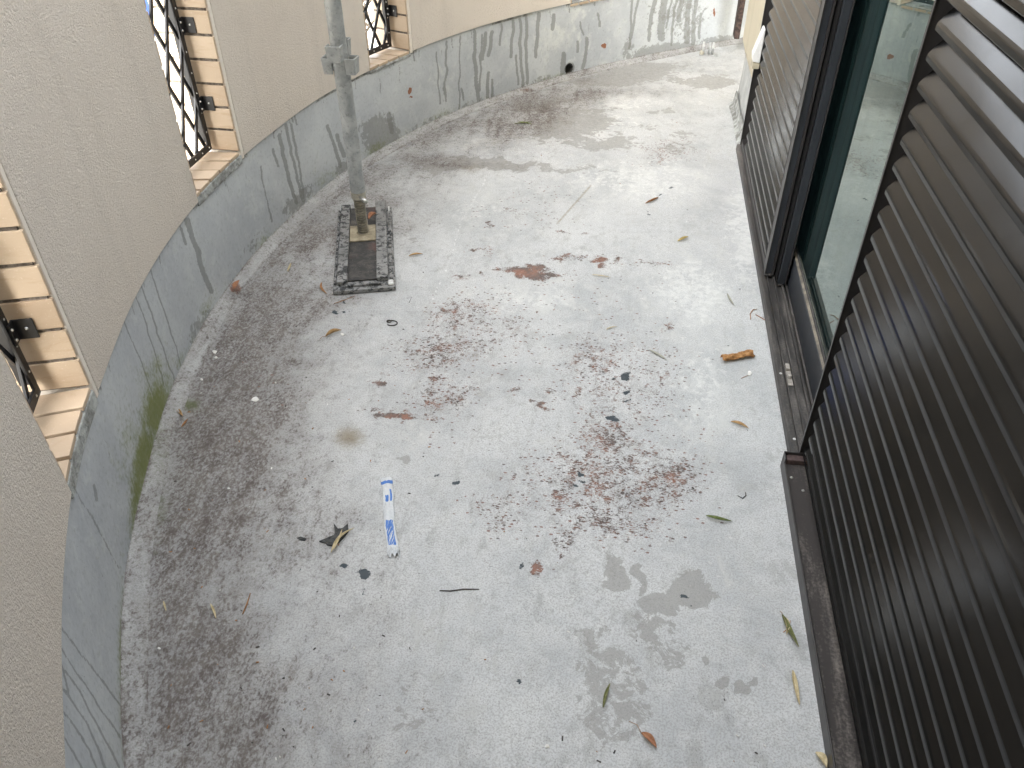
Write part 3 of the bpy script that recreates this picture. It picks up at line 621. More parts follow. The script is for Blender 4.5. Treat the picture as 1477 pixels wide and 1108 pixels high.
# ------------------------------------------------------------------ house side: sill track, trough, shutters, glass door
YN, YF = -1.3, 3.55
YS = 1.516                                 # far edge of the near shutter
track = thing('sill_track', 'dusty dark aluminium door track with parallel rails set in the floor edge', 'door track', (.5, 2.0, 0))
def rail(prof, y0, y1, name, mat, par, bev=.0006): mb = MB(); mb.prism_y(prof, y0, y1); return mb.build(name, mat, par, bevel=bev)
rail([(.462, .0015), (.462, .022), (.466, .028), (.478, .028), (.478, .020), (.5435, .020), (.5435, .0015)], YN, YF, 'track_base', M_TRACK, track)
rail([(.4835, .0205), (.4835, .0300), (.4865, .0300), (.4865, .0205)], YN, YF, 'track_rail', M_TRACK, track)
rail([(.504, .0205), (.504, .0310), (.508, .0310), (.508, .0205)], YN, YF, 'track_rail', M_TRACK, track)
rail([(.526, .0205), (.526, .0320), (.531, .0320), (.531, .0205)], YN, YF, 'track_rail', M_TRACK, track)
rail([(.5375, .0205), (.5375, .0340), (.5432, .0340), (.5432, .0205)], YN, YF, 'track_rail', M_TRACK, track)
mb = MB()
for y_, x_ in ((1.585, .4765), (1.86, .472)): mb.tube([(x_, y_, .0283), (x_, y_, .0296)], [.0042, .003], 12)
mb.build('screw_cap', m_simple('grey_plastic_cap', (.45, .45, .44), (.6, .6, .58), .6), track)
mb = MB(); mb.box((.486, 1.815, .0205), (.503, 1.90, .024)); mb.tube([(.495, 1.85, .0205), (.495, 1.85, .034)], [.008, .006], 10); mb.box((.4885, 1.88, .024), (.500, 1.905, .033))
mb.build('track_stopper', m_simple('dusty_stopper', (.25, .23, .20), (.42, .39, .35), .8, 60), track, bevel=.002)

tr = thing('drain_trough', 'dark metal floor trough with a raised outer lip below the big near shutter', 'trough', (.46, .8, 0))
rail([(.4385, .0005), (.4385, .036), (.4405, .0375), (.4425, .036), (.4425, .0085), (.4608, .0085), (.4608, .0005)], YN, YS-.01, 'outer_lip', M_FRAME, tr)
rail([(.4430, .0086), (.4430, .0105), (.4935, .0105+.0), (.4935, .0360), (.4975, .0360), (.4975, .0290), (.4985, .0086)][:0] or [(.4432, .0290), (.4432, .0305), (.4925, .0305), (.4925, .0400), (.4955, .0400), (.4955, .0290)], YN, YS-.014, 'trough_floor', M_TROUGH, tr)
rail([(.4885, .0308), (.4885, .0340), (.4905, .0340), (.4905, .0308)], YN, YS-.016, 'trough_bead', M_LEDGE, tr)
rail([(.4990, .0330), (.4990, .0425), (.5015, .0425), (.5015, .0330)], YN, YS-.01, 'seal_rail', M_FRAME, tr)
rail([(.5065, .0330), (.5065, .0440), (.5090, .0440), (.5090, .0330)], YN, YS-.01, 'seal_rail', M_FRAME, tr)
mb = MB(); mb.box((.4386, YS-.0095, .001), (.4952, YS-.0065, .052)); mb.box((.4386, YS-.034, .0380), (.4405, YS-.0098, .052)); mb.box((.4925, YS-.034, .0402), (.4952, YS-.0098, .052))
mb.build('end_cap', M_FRAME, tr, bevel=.0008)
mb = MB(); mb.box((.4445, YS-.030, .0308), (.4885, YS-.0100, .0445)); mb.build('end_block', m_simple('brown_block', (.05, .032, .03), (.09, .06, .055), .8, 80, bs=.8), tr, bevel=.001)
mb = MB()
for (x_, y_) in ((.452, 1.44), (.474, 1.40)): mb.tube([(x_, y_, .0305), (x_, y_, .0318)], [.004, .003], 12)
mb.build('screw', M_SCREW, tr)

SP = .0484; SZ0 = .0675                    # slat spacing and height of the lowest slat edge
sprof = [(.4805, .0), (.4788, .0006), (.4780, .0022), (.4780, .0100), (.4786, .0132), (.4808, .0170), (.5050, .0490), (.5075, .0490), (.5075, .0470), (.4830, .0145), (.4822, .0020)]
def shutter(name, label, y0, y1, sy0, sy1, ztop=2.05):
    t = thing(name, label, 'louvered shutter', (.49, (y0+y1)/2, .04), 'louvered shutters on the house side')
    mb = MB(); mb.prism_y([(x, z) for x, z in sprof], sy0, sy1); me = mb.mesh('slat', M_SLAT)
    n = int((ztop-SZ0-.05)/SP)
    for k in range(n):
        o = piece('slat', me, t); o.matrix_parent_inverse = Matrix.Translation(-t.location)
        o.location = (0, 0, SZ0+k*SP)
    return t
def stile(t, y, d, x0=.474, x1=.520, zt=2.05, zb=.034, mat=M_FRAME, name='stile'):
    # C-shaped upright; d=+1: its web stands at the far end and the lips point back to the slats
    mb = MB(); w = .0022
    mb.box((x0, min(y, y-d*w), zb), (x1, max(y, y-d*w), zt)); a, b = sorted((y-d*w, y-d*.009)); mb.box((x0, a, zb), (x0+.0018, b, zt))
    return mb.build(name, mat, t, bevel=.0006)
big = shutter('louvered_shutter', 'large dark bronze louvered shutter filling the lower right, nearest the viewer', YN, YS, YN+.02, 1.481)
stile(big, YS, 1)
mb = MB(); mb.box((.5095, YN, .030), (.5120, YS-.003, 2.05)); mb.build('back_plate', M_DARK, big)
mb = MB(); mb.box((.4835, YN, .0445), (.5090, YS-.003, .0660)); mb.build('bottom_rail', M_DARK, big, bevel=.001)
YA, YB = 2.437, 3.53
sm = shutter('louvered_shutter', 'narrower dark bronze louvered shutter beyond the glass door, reflecting the cream wall', YA, YB, YA+.004, 3.405)
mb = MB(); w_ = .0022
mb.box((.474, YA, .034), (.4762, YA+.0022, 2.05)); mb.box((.474, YA, .034), (.503, YA+.0018, 2.05))
mb.build('stile', M_FRAME, sm, bevel=.0005)
stile(sm, YB, 1, .473)
mb = MB(); mb.box((.5095, YA+.004, .030), (.5120, YB-.003, 2.05)); mb.build('back_plate', M_DARK, sm)
rail([(.4775, .0315), (.4775, .060), (.5090, .060), (.5090, .0315)], YA+.003, YB-.004, 'bottom_rail', M_FRAME, sm)
# near end post of the small shutter: grooved box of several strips, with a rubber foot
for (xa, xb, ya, yb, mt) in ((.4745, .4775, YA-.045, YA-.0005, M_FRAME), (.4780, .4960, YA-.040, YA-.0010, M_FRAMEB), (.4965, .5030, YA-.050, YA-.0010, M_FRAME)):
    mb = MB(); mb.box((xa, ya, .040), (xb, yb, 2.05)); mb.build('end_strip', mt, sm, bevel=.0008)
mb = MB(); mb.box((.4748, YA-.046, .0325), (.4875, YA-.003, .0395)); mb.box((.4885, YA-.046, .0325), (.502, YA-.003, .0395)); mb.build('rubber_foot', M_RUBBER, sm, bevel=.002)

# inner sliding screen whose end post stands beside the shutter post
scr = thing('sliding_screen', 'black sliding insect screen, only its upright end post visible beside the glass', 'sliding screen', (.52, 2.6, .03))
for (xa, xb, ya, mt) in ((.5075, .5120, 2.352, M_DARK), (.5125, .5330, 2.338, M_FRAMEB), (.5335, .5365, 2.330, M_FRAME), (.5368, .5425, 2.350, M_DARK)):
    mb = MB(); mb.box((xa, ya, .036), (xb, 2.40, 2.05)); mb.build('post_strip', mt, scr, bevel=.0006)
mb = MB(); mb.box((.5126, 2.336, .0325), (.5268, 2.352, .0358)); mb.build('foot', M_RUBBER, scr, bevel=.001)
mb = MB(); mb.box((.518, 2.4005, .036), (.5188, 3.5, 2.05)); mb.build('mesh_sheet', m_simple('screen_mesh', (.01, .01, .01), (.02, .02, .02), .7), scr)

# glass door
door = thing('glass_door', 'sliding glass door mirroring the balcony floor between the two shutters', 'glass door', (.57, 2.0, .03))
XG = .556
rail([(.5440, .0345), (.5440, .1300), (.5460, .1325), (.5500, .1325), (.5500, .0345)], YN, 3.5, 'bottom_frame', M_FRAMEB, door, .0008)
rail([(.5462, .1327), (.5462, .1342), (.5510, .1385), (.5525, .1385), (.5525, .1327)], YN, 3.5, 'ledge', M_LEDGE, door, .0006)
rail([(.5530, .1327), (.5530, .1430), (.5556, .1450), (.5556, .1327)], YN, 3.5, 'glazing_bead', M_RUBBER, door, .0006)
def m_glass():
    t = NT('coated_glass'); t.n.remove(t.p)
    g = t.n.new('ShaderNodeBsdfGlossy'); g.inputs['Roughness'].default_value = .012; g.inputs['Color'].default_value = (.80, .88, .84, 1)
    tr_ = t.n.new('ShaderNodeBsdfTransparent'); tr_.inputs['Color'].default_value = (.72, .84, .82, 1)
    f = t.n.new('ShaderNodeFresnel'); f.inputs['IOR'].default_value = 2.5; bf_ = t.n.new('ShaderNodeNewGeometry').outputs['Backfacing']
    m = t.n.new('ShaderNodeMixShader'); fr = t.math('MULTIPLY', t.math('MULTIPLY', f.outputs[0], 1.35, clamp=True), t.math('SUBTRACT', 1.0, bf_)); t.t.links.new(fr, m.inputs[0]); t.t.links.new(tr_.outputs[0], m.inputs[1]); t.t.links.new(g.outputs[0], m.inputs[2])
    t.t.links.new(m.outputs[0], t.n['Material Output'].inputs[0]); return t.mat
GROT = 0.0
mb = MB(); mb.box((XG, YN, .134), (XG+.005, 3.5, 2.0)); mb.build('glass_pane', m_glass(), door)
cur = MB(); n = 300; yy = np.linspace(YN+.05, 3.4, n)
xx = .580+.007*np.sin(yy*42)+.004*np.sin(yy*97+1)
vs = [(x, y, .03) for x, y in zip(xx, yy)]+[(x, y, 2.0) for x, y in zip(xx, yy)]; vs += [(x+.002, y, z) for x, y, z in vs]
fs = [(i, i+1, n+i+1, n+i) for i in range(n-1)]+[(2*n+i+1, 2*n+i, 3*n+i, 3*n+i+1) for i in range(n-1)]
cur.add(vs, fs)
def m_cloth():
    t = NT('teal_cloth'); n = t.noise(60, 5, .6, co=t.mp((1, 1, .05)))
    c = t.mix(t.ramp(n, .3, .7), (.080, .098, .104), (.125, .148, .155)); t.out(c, .9)
    tl = t.n.new('ShaderNodeBsdfTranslucent'); t.set(tl.inputs['Color'], c); m = t.n.new('ShaderNodeMixShader'); m.inputs[0].default_value = .5
    t.t.links.new(t.p.outputs[0], m.inputs[1]); t.t.links.new(tl.outputs[0], m.inputs[2]); t.t.links.new(m.outputs[0], t.n['Material Output'].inputs[0]); return t.mat
cu = cur.build('curtain', m_cloth(), None, True)
tag(cu, 'dark teal curtain hanging behind the glass door, seen as a band beside the black post', 'curtain')

# house wall around the openings and the room behind
house = thing('house_wall', 'cream rough rendered house wall corner over a pale grey base beyond the far shutter', 'house wall', (.6, 4.0, 0))
M_RC = m_stucco('pale_cream_render', (.62, .56, .42), (.70, .64, .50), .8)
mb = MB(); y0, y1 = YB+.004, 4.16
prof = [(.508, .24), (.492, .285), (.482, .315), (.482, 2.3), (.9, 2.3), (.9, .24)]
mb.prism_y(prof, y0, y1); mb.build('render_corner', M_RC, house, bevel=.004)
mb = MB(); V_ = []
mb.prism_y([(.497, .0), (.503, .08), (.508, .2395), (.9, .2395), (.9, .0)], y0, y1-.004); mb.build('grey_base', m_simple('base_grey_paint', (.42, .43, .42), (.56, .57, .55), .7, 14, bs=.6, bd=.003), house, bevel=.003)
mb = MB(); yy = np.linspace(YB+.0, y1, 90); vs = []
for y in yy:
    f_ = fbm(np.array([[y*9., 1.]]), 1, 8, 3)[0]; vs += [(.4966-.004, y, .055+.03*f_), (.488-.006*f_, y, .014), (.476-.014*f_, y, .0012)]
mb.add(vs, [(3*i+k, 3*i+k+1, 3*i+k+4, 3*i+k+3) for i in range(89) for k in (0, 1)]); mb.build('mortar_skirting', M_MORTARG, house, True)
mb = MB(); mb.box((.60, YN-.6, 2.0005), (.9, YB+.003, 2.3)); mb.box((.474, YN-.6, 2.06), (.5995, YB+.003, 2.3)); mb.build('lintel', M_RC, house)
mb = MB(); mb.box((.5445, YN, -.01), (3.0, YB, .0325)); mb.build('room_floor', M_DARK, house)
mb = MB(); mb.box((.47, YN-.65, .0), (.9, YN-.001, 2.05)); mb.build('render_pier', M_RC, house)
pc = on_x(1088, 88, .462); dp = MB()
dp.prism_y([(.452, pc[2]+.004), (.449, pc[2]+.030), (.474, pc[2]+.13), (.481, pc[2]+.13), (.481, pc[2])], pc[1]-.03, pc[1]+.03)
dpo = dp.build('moulding_cap', m_simple('white_plastic', (.76, .76, .74), (.82, .82, .80), .4), None, bevel=.004)
tag(dpo, 'small white tapered cap on the pale wall beside the far shutter edge', 'cap')
dq = MB(); dq.prism_y([(.4535, pc[2]-.024), (.4535, pc[2]-.001), (.4815, pc[2]-.001), (.4815, pc[2]-.024)], pc[1]-.028, pc[1]+.028); dq.build('collar', m_simple('beige_collar', (.42, .38, .28), (.5, .45, .33), .6), dpo, bevel=.002)
# dark gap strip, then unseen blocks added to shade the balcony
mb = MB(); jc = on_x(1064, 20, .56)  # dark strip standing in for the gap between parapet and house corner
PJ = CP[np.argmin(np.abs(CP[:, 0]-.545))]
mb.box((PJ[0]-.012, PJ[1]-.20, .075), (PJ[0]+.02, PJ[1]-.10, .9)); jo = mb.build('gap_strip', m_simple('dark_gap', (.03, .02, .018), (.09, .06, .05), .9, 60, bs=1, bd=.004), wall, bevel=.004)

mb = MB(); mb.box((1.37, 4.17, 0), (1.6, 7.0, 2.3)); mb.build('sky_blocker', M_RC, house)  # unseen box added to close off sky light at the far end
mb = MB(); mb.box((-2.0, -3.6, -3.2), (4.0, -2.0, 8.5)); mb.build('sun_blocker', M_RC, house)  # unseen block added behind the camera to keep sun off the floor

sl = MB(); ya = [p for p in CP if p[1] > 4.1][::12]; O_ = [(p[0]-.35, p[1]+1.3) for p in ya]  # unseen overhead slab, added to dim the far end
top = [(O_[0][0], 4.1)]+O_+[(2.5, O_[-1][1]), (2.5, 4.1)]; n_ = len(top)
sl.add([(x, y, 2.62) for x, y in top]+[(x, y, 2.80) for x, y in top], [tuple(range(n_)), tuple(range(2*n_-1, n_-1, -1))]+[((i+1) % n_, i, n_+i, n_+(i+1) % n_) for i in range(n_)])
struct(sl.build('shade_slab', m_simple('shade_slab_paint', (.50, .47, .42), (.56, .53, .48), .8, 6)))
# ------------------------------------------------------------------ outside, seen through the grilles
g = MB(); g.box((-60, -60, -3.3), (60, 60, -3.2)); go = g.build('street', m_simple('pale_pavement', (.36, .35, .31), (.45, .43, .38), .85, 1.5, bs=.3)); struct(go)

bl = on_x(226, 40, -4.6)
mb = MB(); n1, n2 = 24, 16; vs = []
for i in range(n1):
    for j in range(n2):
        u, v = i/(n1-1), j/(n2-1)
        vs.append((-4.6+.05*math.sin(u*9+v*3)+.03*math.sin(v*17), bl[1]-1.1+u*3.2, bl[2]-.05+v*2.0))
mb.add(vs, [(i*n2+j, (i+1)*n2+j, (i+1)*n2+j+1, i*n2+j+1) for i in range(n1-1) for j in range(n2-1)])
tp = mb.build('tarpaulin', m_simple('blue_tarp', (.03, .10, .42), (.06, .16, .55), .5, 6), None, True)
sol = tp.modifiers.new('thickness', 'SOLIDIFY'); sol.thickness = .004
tag(tp, 'blue tarpaulin sheet glimpsed outside through the lattice grille near the left', 'tarpaulin')
mb = MB(); mb.box((-4.75, bl[1]-1.3, -3.2), (-4.68, bl[1]+2.3, bl[2]+2.0)); fw_ = mb.build('garden_wall', m_simple('white_render', (.6, .58, .52), (.7, .68, .62), .8, 8))
tag(fw_, 'pale sunlit garden wall standing outside behind the blue tarpaulin', 'wall')

# bare tree outside the slot beside the scaffold pole
tc = on_x(540, 62, -2.5); M_BARK = m_simple('bark', (.05, .04, .03), (.11, .09, .07), .9, 60, bs=.8)
tree = thing('bare_tree', 'bare leafless tree with thin twigs, seen outside through the slot beside the pole', 'tree', (tc[0]-.3, tc[1]+.6, -3.2))
trunk = MB(); tx, ty = tc[0]-.3, tc[1]+.6
trunk.tube([(tx, ty, -3.2), (tx+.03, ty-.02, -1.9), (tx-.02, ty+.02, -.6)], [.07, .055, .04], 10); trunk.build('trunk', M_BARK, tree, True)
rr = random.Random(4); crown = MB()
def grow(p, d, L, r, dep):
    q = p+d*L; m1 = p+d*L*.5+Vector((rr.uniform(-1, 1), rr.uniform(-1, 1), rr.uniform(-1, 1)))*L*.08
    crown.tube([p, m1, q], [r, r*.8, r*.6], 5, cap=False)
    if dep == 0: return
    for k in range(rr.choice((2, 3, 3))):
        a = Vector((rr.uniform(-1, 1), rr.uniform(-1, 1), rr.uniform(-.35, .8))).normalized()
        grow(p+d*L*rr.uniform(.5, 1.0), (d*.75+a*.75).normalized(), L*rr.uniform(.62, .82), r*.6, dep-1)
for k in range(7):
    a = k*.9; grow(Vector((tx-.02, ty+.02, -.62-.05*k)), Vector((math.cos(a)*.7, math.sin(a)*.7, .55)).normalized(), .52, .016, 5)
cr = crown.build('twigs', M_BARK, tree, True)

# ------------------------------------------------------------------ scaffold pole, jack base, sole board
PX, PY = -.944, 2.507
def m_galv(name='galvanised', a=(.30, .315, .31), b=(.46, .47, .46)):
    t = NT(name); n = t.noise(16, 7, .65, .5); n2 = t.noise(90, 4, .6); v = t.vor(120)
    c = t.mix(t.ramp(n, .35, .66), a, b); c = t.mix(t.ramp(n2, .55, .7, 0, .45), c, (.16, .165, .16))
    c = t.mix(t.ramp(t.noise(26, 5, .7, .5, co=t.mp((1, 1, .3))), .60, .70, 0, .5), c, (.46, .46, .44))
    c = t.mix(t.ramp(t.noise(210, 2), .70, .74, 0, .8), c, (.10, .09, .08))
    return t.out(c, t.ramp(n2, .3, .7, .42, .62), t.bump(n2, .25, .0008), .35, .5)
M_GALV = m_galv(); M_GALVD = m_galv('worn_steel', (.38, .35, .28), (.55, .52, .43))
M_RUSTY = m_simple('tan_plate', (.22, .19, .13), (.40, .35, .25), .75, 30, .1, bs=.5, r2=.9)
pole = thing('scaffold_pole', 'tall grey galvanised scaffold pole with four wedge sockets standing by the curved wall', 'scaffold pole', (PX, PY, .19))
R0 = .0258
mb = MB(); hh = [.190, .45, .75, 1.1, 1.5, 2.0, 2.6]
mb.tube([(PX+.0015*math.sin(z*3), PY, z) for z in hh], [R0]*len(hh), 36); mb.tube([(PX, PY, .1892), (PX, PY, .1898)], R0*.9, 24)
mb.build('tube', M_GALV, pole, True).modifiers.new('e', 'EDGE_SPLIT')
mb = MB(); mb.tube([(PX, PY, .617), (PX, PY, .682)], R0+.0015, 36); mb.build('weld_sleeve', M_GALV, pole, True).modifiers.new('e', 'EDGE_SPLIT')
for dx_, dy_, z_ in ((0, -1, .642), (0, 1, .642), (-1, 0, .597), (1, 0, .597)):
    mb = MB(); w, dpt, hgt, th = .0245, .0300, .050, .0032
    def L(u, v, z): return (PX+dx_*v-dy_*u, PY+dy_*v+dx_*u, z)
    r0 = R0-.004; r1 = R0+dpt
    def pb(u0, u1, v0, v1, z0, z1):
        c = [L(u, v, z) for z in (z0, z1) for (u, v) in ((u0, v0), (u1, v0), (u1, v1), (u0, v1))]; mb.hexa(c)
    tp_ = .0035
    # tapering pocket: two cheeks and a front plate
    c = lambda u0, u1, v0, v1: None
    for sgn in (-1, 1):
        a = [L(sgn*(w-tp_), r0, z_), L(sgn*(w-tp_-th), r0, z_), L(sgn*(w-tp_-th), r1-.004, z_), L(sgn*(w-tp_), r1-.004, z_)]
        b = [L(sgn*w, r0, z_+hgt), L(sgn*(w-th), r0, z_+hgt), L(sgn*(w-th), r1, z_+hgt), L(sgn*w, r1, z_+hgt)]
        mb.hexa(a+b)
    a = [L(-(w-tp_), r1-.004-th, z_), L(w-tp_, r1-.004-th, z_), L(w-tp_, r1-.004, z_), L(-(w-tp_), r1-.004, z_)]
    b = [L(-w, r1-th, z_+hgt+.0002), L(w, r1-th, z_+hgt+.0002), L(w, r1, z_+hgt+.0002), L(-w, r1, z_+hgt+.0002)]
    mb.hexa(a+b)
    mb.build('wedge_socket', M_GALV, pole, bevel=.0012)

e0 = np.array([-.929, 2.114]); e1 = np.array([-.733, 2.173]); ev = np.array([-1.117, 2.693])-e0; eu = e1-e0
BW, BL = np.linalg.norm(eu), np.linalg.norm(ev); eu /= BW; ev = ev/BL; ev = ev-eu*(ev@eu); ev /= np.linalg.norm(ev)
def SB(u, v, z): q = e0+eu*u*BW+ev*v*BL; return (q[0], q[1], z)
def sbox(mb, u0, u1, v0, v1, z0, z1): mb.hexa([SB(u, v, z) for z in (z0, z1) for (u, v) in ((u0, v0), (u1, v0), (u1, v1), (u0, v1))]); return mb
def m_black():
    t = NT('worn_black_plastic'); n = t.noise(45, 6, .7, .6); n2 = t.noise(9, 5, .6)
    c = t.mix(t.ramp(n, .44, .52), (.028, .030, .031), (.24, .24, .235)); c = t.mix(t.ramp(n2, .45, .7, 0, .5), c, (.10, .10, .095))
    c = t.mix(t.ramp(t.noise(150, 3), .66, .72), c, (.33, .33, .32))
    return t.out(c, .6, t.bump(n, .4, .001))
M_BP = m_black()
def m_bd(): 
    t = NT('scuffed_channel'); n = t.noise(30, 6, .7, .5); c = t.mix(t.ramp(n, .4, .7), (.028, .028, .028), (.085, .078, .07))
    c = t.mix(t.ramp(t.noise(12, 5, .6), .52, .68, 0, .6), c, (.12, .06, .05)); c = t.mix(t.ramp(t.noise(190, 3), .66, .72), c, (.25, .24, .22))
    return t.out(c, .65, t.bump(n, .4, .001))
board = thing('sole_board', 'black plastic sole board with two raised paint-worn rails lying under the scaffold jack', 'sole board', SB(.5, .5, 0))
sbox(MB(), 0, 1, 0, .985, .002, .017).build('base', M_BP, board, bevel=.003)
for u0, u1, v0, v1 in ((.065, .235, .05, 1.0), (.705, .895, .065, 1.025)):
    mb = MB(); sbox(mb, u0, u1, v0, v1, .0172, .0345); mb.build('rail', M_BP, board, bevel=.003)
sbox(MB(), .2355, .7045, .085, .33, .0172, .0235).build('channel_floor', m_bd(), board, bevel=.001)
sbox(MB(), .2355, .7045, .332, .985, .0172, .0210).build('channel_floor', bpy.data.materials['scuffed_channel'], board, bevel=.001)
sbox(MB(), .19, .77, .028, .048, .0172, .0255).build('end_bar', M_BP, board, bevel=.002)
for v in (.14, .33, .52, .71, .88):
    sbox(MB(), .915, .975, v-.075, v+.055, .0172, .0225).build('side_lug', M_BP, board, bevel=.002)
    sbox(MB(), .012, .045, v-.075, v+.055, .0172, .0225).build('side_lug', M_BP, board, bevel=.002)
mw = m_simple('white_scuff', (.5, .5, .49), (.7, .7, .68), .6, 60)
sbox(MB(), .885, .975, .012, .060, .0174, .0262).build('worn_corner', mw, board, bevel=.005)
sbox(MB(), .938, .962, .90, .965, .0226, .0262).build('worn_corner', mw, board, bevel=.001)

jack = thing('jack_base', 'threaded screw jack base with square tan plate between the rails of the black board', 'jack base', (PX, PY, .022))
q = np.array([PX, PY]); uu = (q-e0)@eu/BW; vv = (q-e0)@ev/BL; print('jack uv', uu, vv)
sbox(MB(), .2400, .7000, vv-.098, vv+.098, .0215, .0270).build('plate', M_RUSTY, jack, bevel=.0015)
zs_ = []; z = .027
while z < .172: zs_ += [(z, .0200), (z+.0036, .0200), (z+.0050, .0160), (z+.0080, .0160)]; z += .0096
mb = MB(); mb.tube([(PX, PY, a) for a, b in zs_], [b for a, b in zs_], 28); mb.build('threaded_rod', m_galv('rod_steel', (.17, .16, .13), (.36, .33, .26)), jack)
mb = MB(); mb.tube([(PX, PY, .0272), (PX, PY, .031)], [.026, .0215], 24, cap=False); mb.build('weld_collar', M_RUSTY, jack, True)
mb = MB(); mb.tube([(PX, PY, .163), (PX, PY, .166), (PX, PY, .182), (PX, PY, .188)], [.0225, .0262, .0262, .0275], 28)
nt_ = mb.build('adjusting_nut', M_GALVD, jack, True); nt_.modifiers.new('e', 'EDGE_SPLIT')
mb = MB(); mb.tube([(PX+.012, PY-.022, .1785), (PX+.030, PY-.034, .1735), (PX+.043, PY-.041, .170)], [.0065, .0078, .0072], 10); mb.build('handle', M_SCREW, nt_, True)

# ------------------------------------------------------------------ litter on the floor
def m_leaf(name, a, b, rough=.55):
    t = NT(name); n = t.noise(110, 5, .65, .5); return t.out(t.mix(t.ramp(n, .35, .65), a, b), rough, t.bump(n, .5, .0006), spec=.4)
LM = {'orange': m_leaf('leaf_orange', (.34, .20, .08), (.48, .32, .15)), 'brown': m_leaf('leaf_brown', (.20, .09, .035), (.38, .19, .07)), 'green': m_leaf('leaf_green', (.10, .14, .04), (.20, .24, .09)),
      'straw': m_leaf('leaf_straw', (.38, .31, .17), (.55, .47, .30)), 'yellow': m_leaf('leaf_yellow', (.48, .36, .12), (.58, .46, .2)), 'dark': m_leaf('leaf_dark', (.03, .026, .024), (.07, .06, .05)),
      'russet': m_leaf('leaf_russet', (.24, .10, .05), (.36, .17, .085)), 'grey': m_leaf('leaf_grey', (.25, .25, .2), (.38, .37, .3)), 'olive': m_leaf('leaf_olive', (.09, .10, .03), (.17, .18, .07))}
GL = 'fallen leaves scattered on the balcony floor'
def leaf(p0, p1, wpx, mat, label, curl=.35, stem=0, z=.0015, arch=.25, cat='leaf', grp=GL, name='fallen_leaf'):
    a = Vector(at(*p0, z)); b = Vector(at(*p1, z)); d = b-a; L = d.length; d.normalize(); s = Vector((-d.y, d.x, 0))
    dep = (at(p0[0], p0[1], 0)[1]**2+at(p0[0], p0[1], 0)[0]**2+H*H)**.5; w = wpx*dep/FPX*.43
    mb = MB(); n = 14; vs = []; r_ = random.Random(int(p0[0]*7+p0[1])); bend = r_.uniform(-.12, .12)*L
    for i in range(n+1):
        u = i/n; ww = w*(math.sin(math.pi*min(1, u*.97+.03))**.8)*(1.15-.35*u)+.0002
        base = a+d*(u*L)+s*(math.sin(math.pi*u)*bend); zc = z+arch*w*math.sin(math.pi*u*.9+.1)+.0004
        for k in (-1, -.5, 0, .5, 1):
            vs.append(base+s*(ww*k*(1-curl*.35*abs(k)))+Vector((0, 0, zc+abs(k)**1.5*ww*curl*1.3+r_.uniform(-1, 1)*w*.05)))
    fs = [(i*5+k, i*5+k+1, (i+1)*5+k+1, (i+1)*5+k) for i in range(n) for k in range(4)]; mb.add(vs, fs)
    o = mb.build(name, LM[mat], None, True); o.location = (0, 0, 0)
    so = o.modifiers.new('thickness', 'SOLIDIFY'); so.thickness = .0006; so.offset = 0
    tag(o, label, cat, grp)
    if stem:
        st = MB(); e = a-d*stem; st.tube([a+Vector((0, 0, .001)), (a+e)/2+s*stem*.15+Vector((0, 0, .004)), e], [.0007, .0006, .0005], 6); st.build('stem', LM['brown'], o, True)
    return o
leaf((470, 486), (493, 477), 8, 'orange', 'small orange leaf with a raised tip, a little below the black sole board', 1.2, .02)
leaf((590, 370), (610, 367), 5, 'orange', 'slim orange leaf just right of the black sole board', .8)
leaf((256, 592), (264, 601), 7, 'orange', 'short orange leaf on the mossy patch at the foot of the wall', .9)
leaf((262, 617), (271, 605), 4, 'brown', 'tiny brown leaf just below the short orange one by the mossy wall foot', .7)
leaf((1054, 609), (1080, 619), 7, 'orange', 'narrow tan leaf on the right side below the big crumpled brown leaf', .9)
leaf((1018, 745), (1056, 753), 7, 'green', 'narrow green leaf lying across the right part of the floor', .9)
leaf((925, 1058), (947, 1080), 13, 'russet', 'russet oval leaf with a long stem near the bottom photo edge', .6, .03)
leaf((870, 1021), (880, 986), 6, 'olive', 'upright dark green needle leaf in the lower middle of the floor', .6)
leaf((931, 294), (950, 285), 5, 'brown', 'brown pointed leaf beside a dark blue chip near the far shutter', .9)
leaf((977, 349), (993, 342), 6, 'yellow', 'pale yellow leaf on the floor left of the far shutter', .9)
leaf((854, 397), (881, 401), 2.6, 'straw', 'thin straw coloured blade beside the large red worn patch', .4)
leaf((742, 179), (768, 176), 4, 'olive', 'green blade leaf on the damp floor near the far end', .4)
leaf((748, 176), (768, 180), 3, 'green', 'shorter pale green blade crossing the green one near the far end', .4)
leaf((936, 505), (962, 520), 4, 'grey', 'grey green narrow leaf in the middle of the flaked area', .5)
leaf((874, 476), (890, 472), 2.5, 'straw', 'faint straw sliver above the flaked blue chips', .4)
leaf((1049, 424), (1059, 441), 4, 'grey', 'small green grey leaf near the door track', .5)
leaf((1128, 888), (1152, 934), 10, 'olive', 'long green leaf lying beside the drain trough', .9, .01)
leaf((1130, 890), (1134, 916), 8, 'straw', 'pale papery leaf bit tucked against the long green leaf by the trough', .8)
leaf((1143, 968), (1153, 1018), 9, 'straw', 'pale translucent seed husk next to the trough lip', .8)
leaf((1176, 1086), (1192, 1108), 14, 'straw', 'pale dry leaf at the bottom photo edge beside the trough', .6)
leaf((508, 320), (520, 305), 3, 'dark', 'small dark leaf scrap on the sole board', .4) if False else None
leaf((533, 325), (544, 317), 11, 'russet', 'orange dead leaf lying in the board channel behind the screw jack', .8, z=.024)
leaf((553, 1), (554, 2), 1, 'dark', '', .1) if False else None
leaf((1020, 698), (1030, 692), 4, 'dark', '', .4) if False else None
leaf((339, 424), (347, 411), 9, 'russet', 'orange brown leaf scrap stuck on the mortar fillet at the wall foot', .3, z=.018)
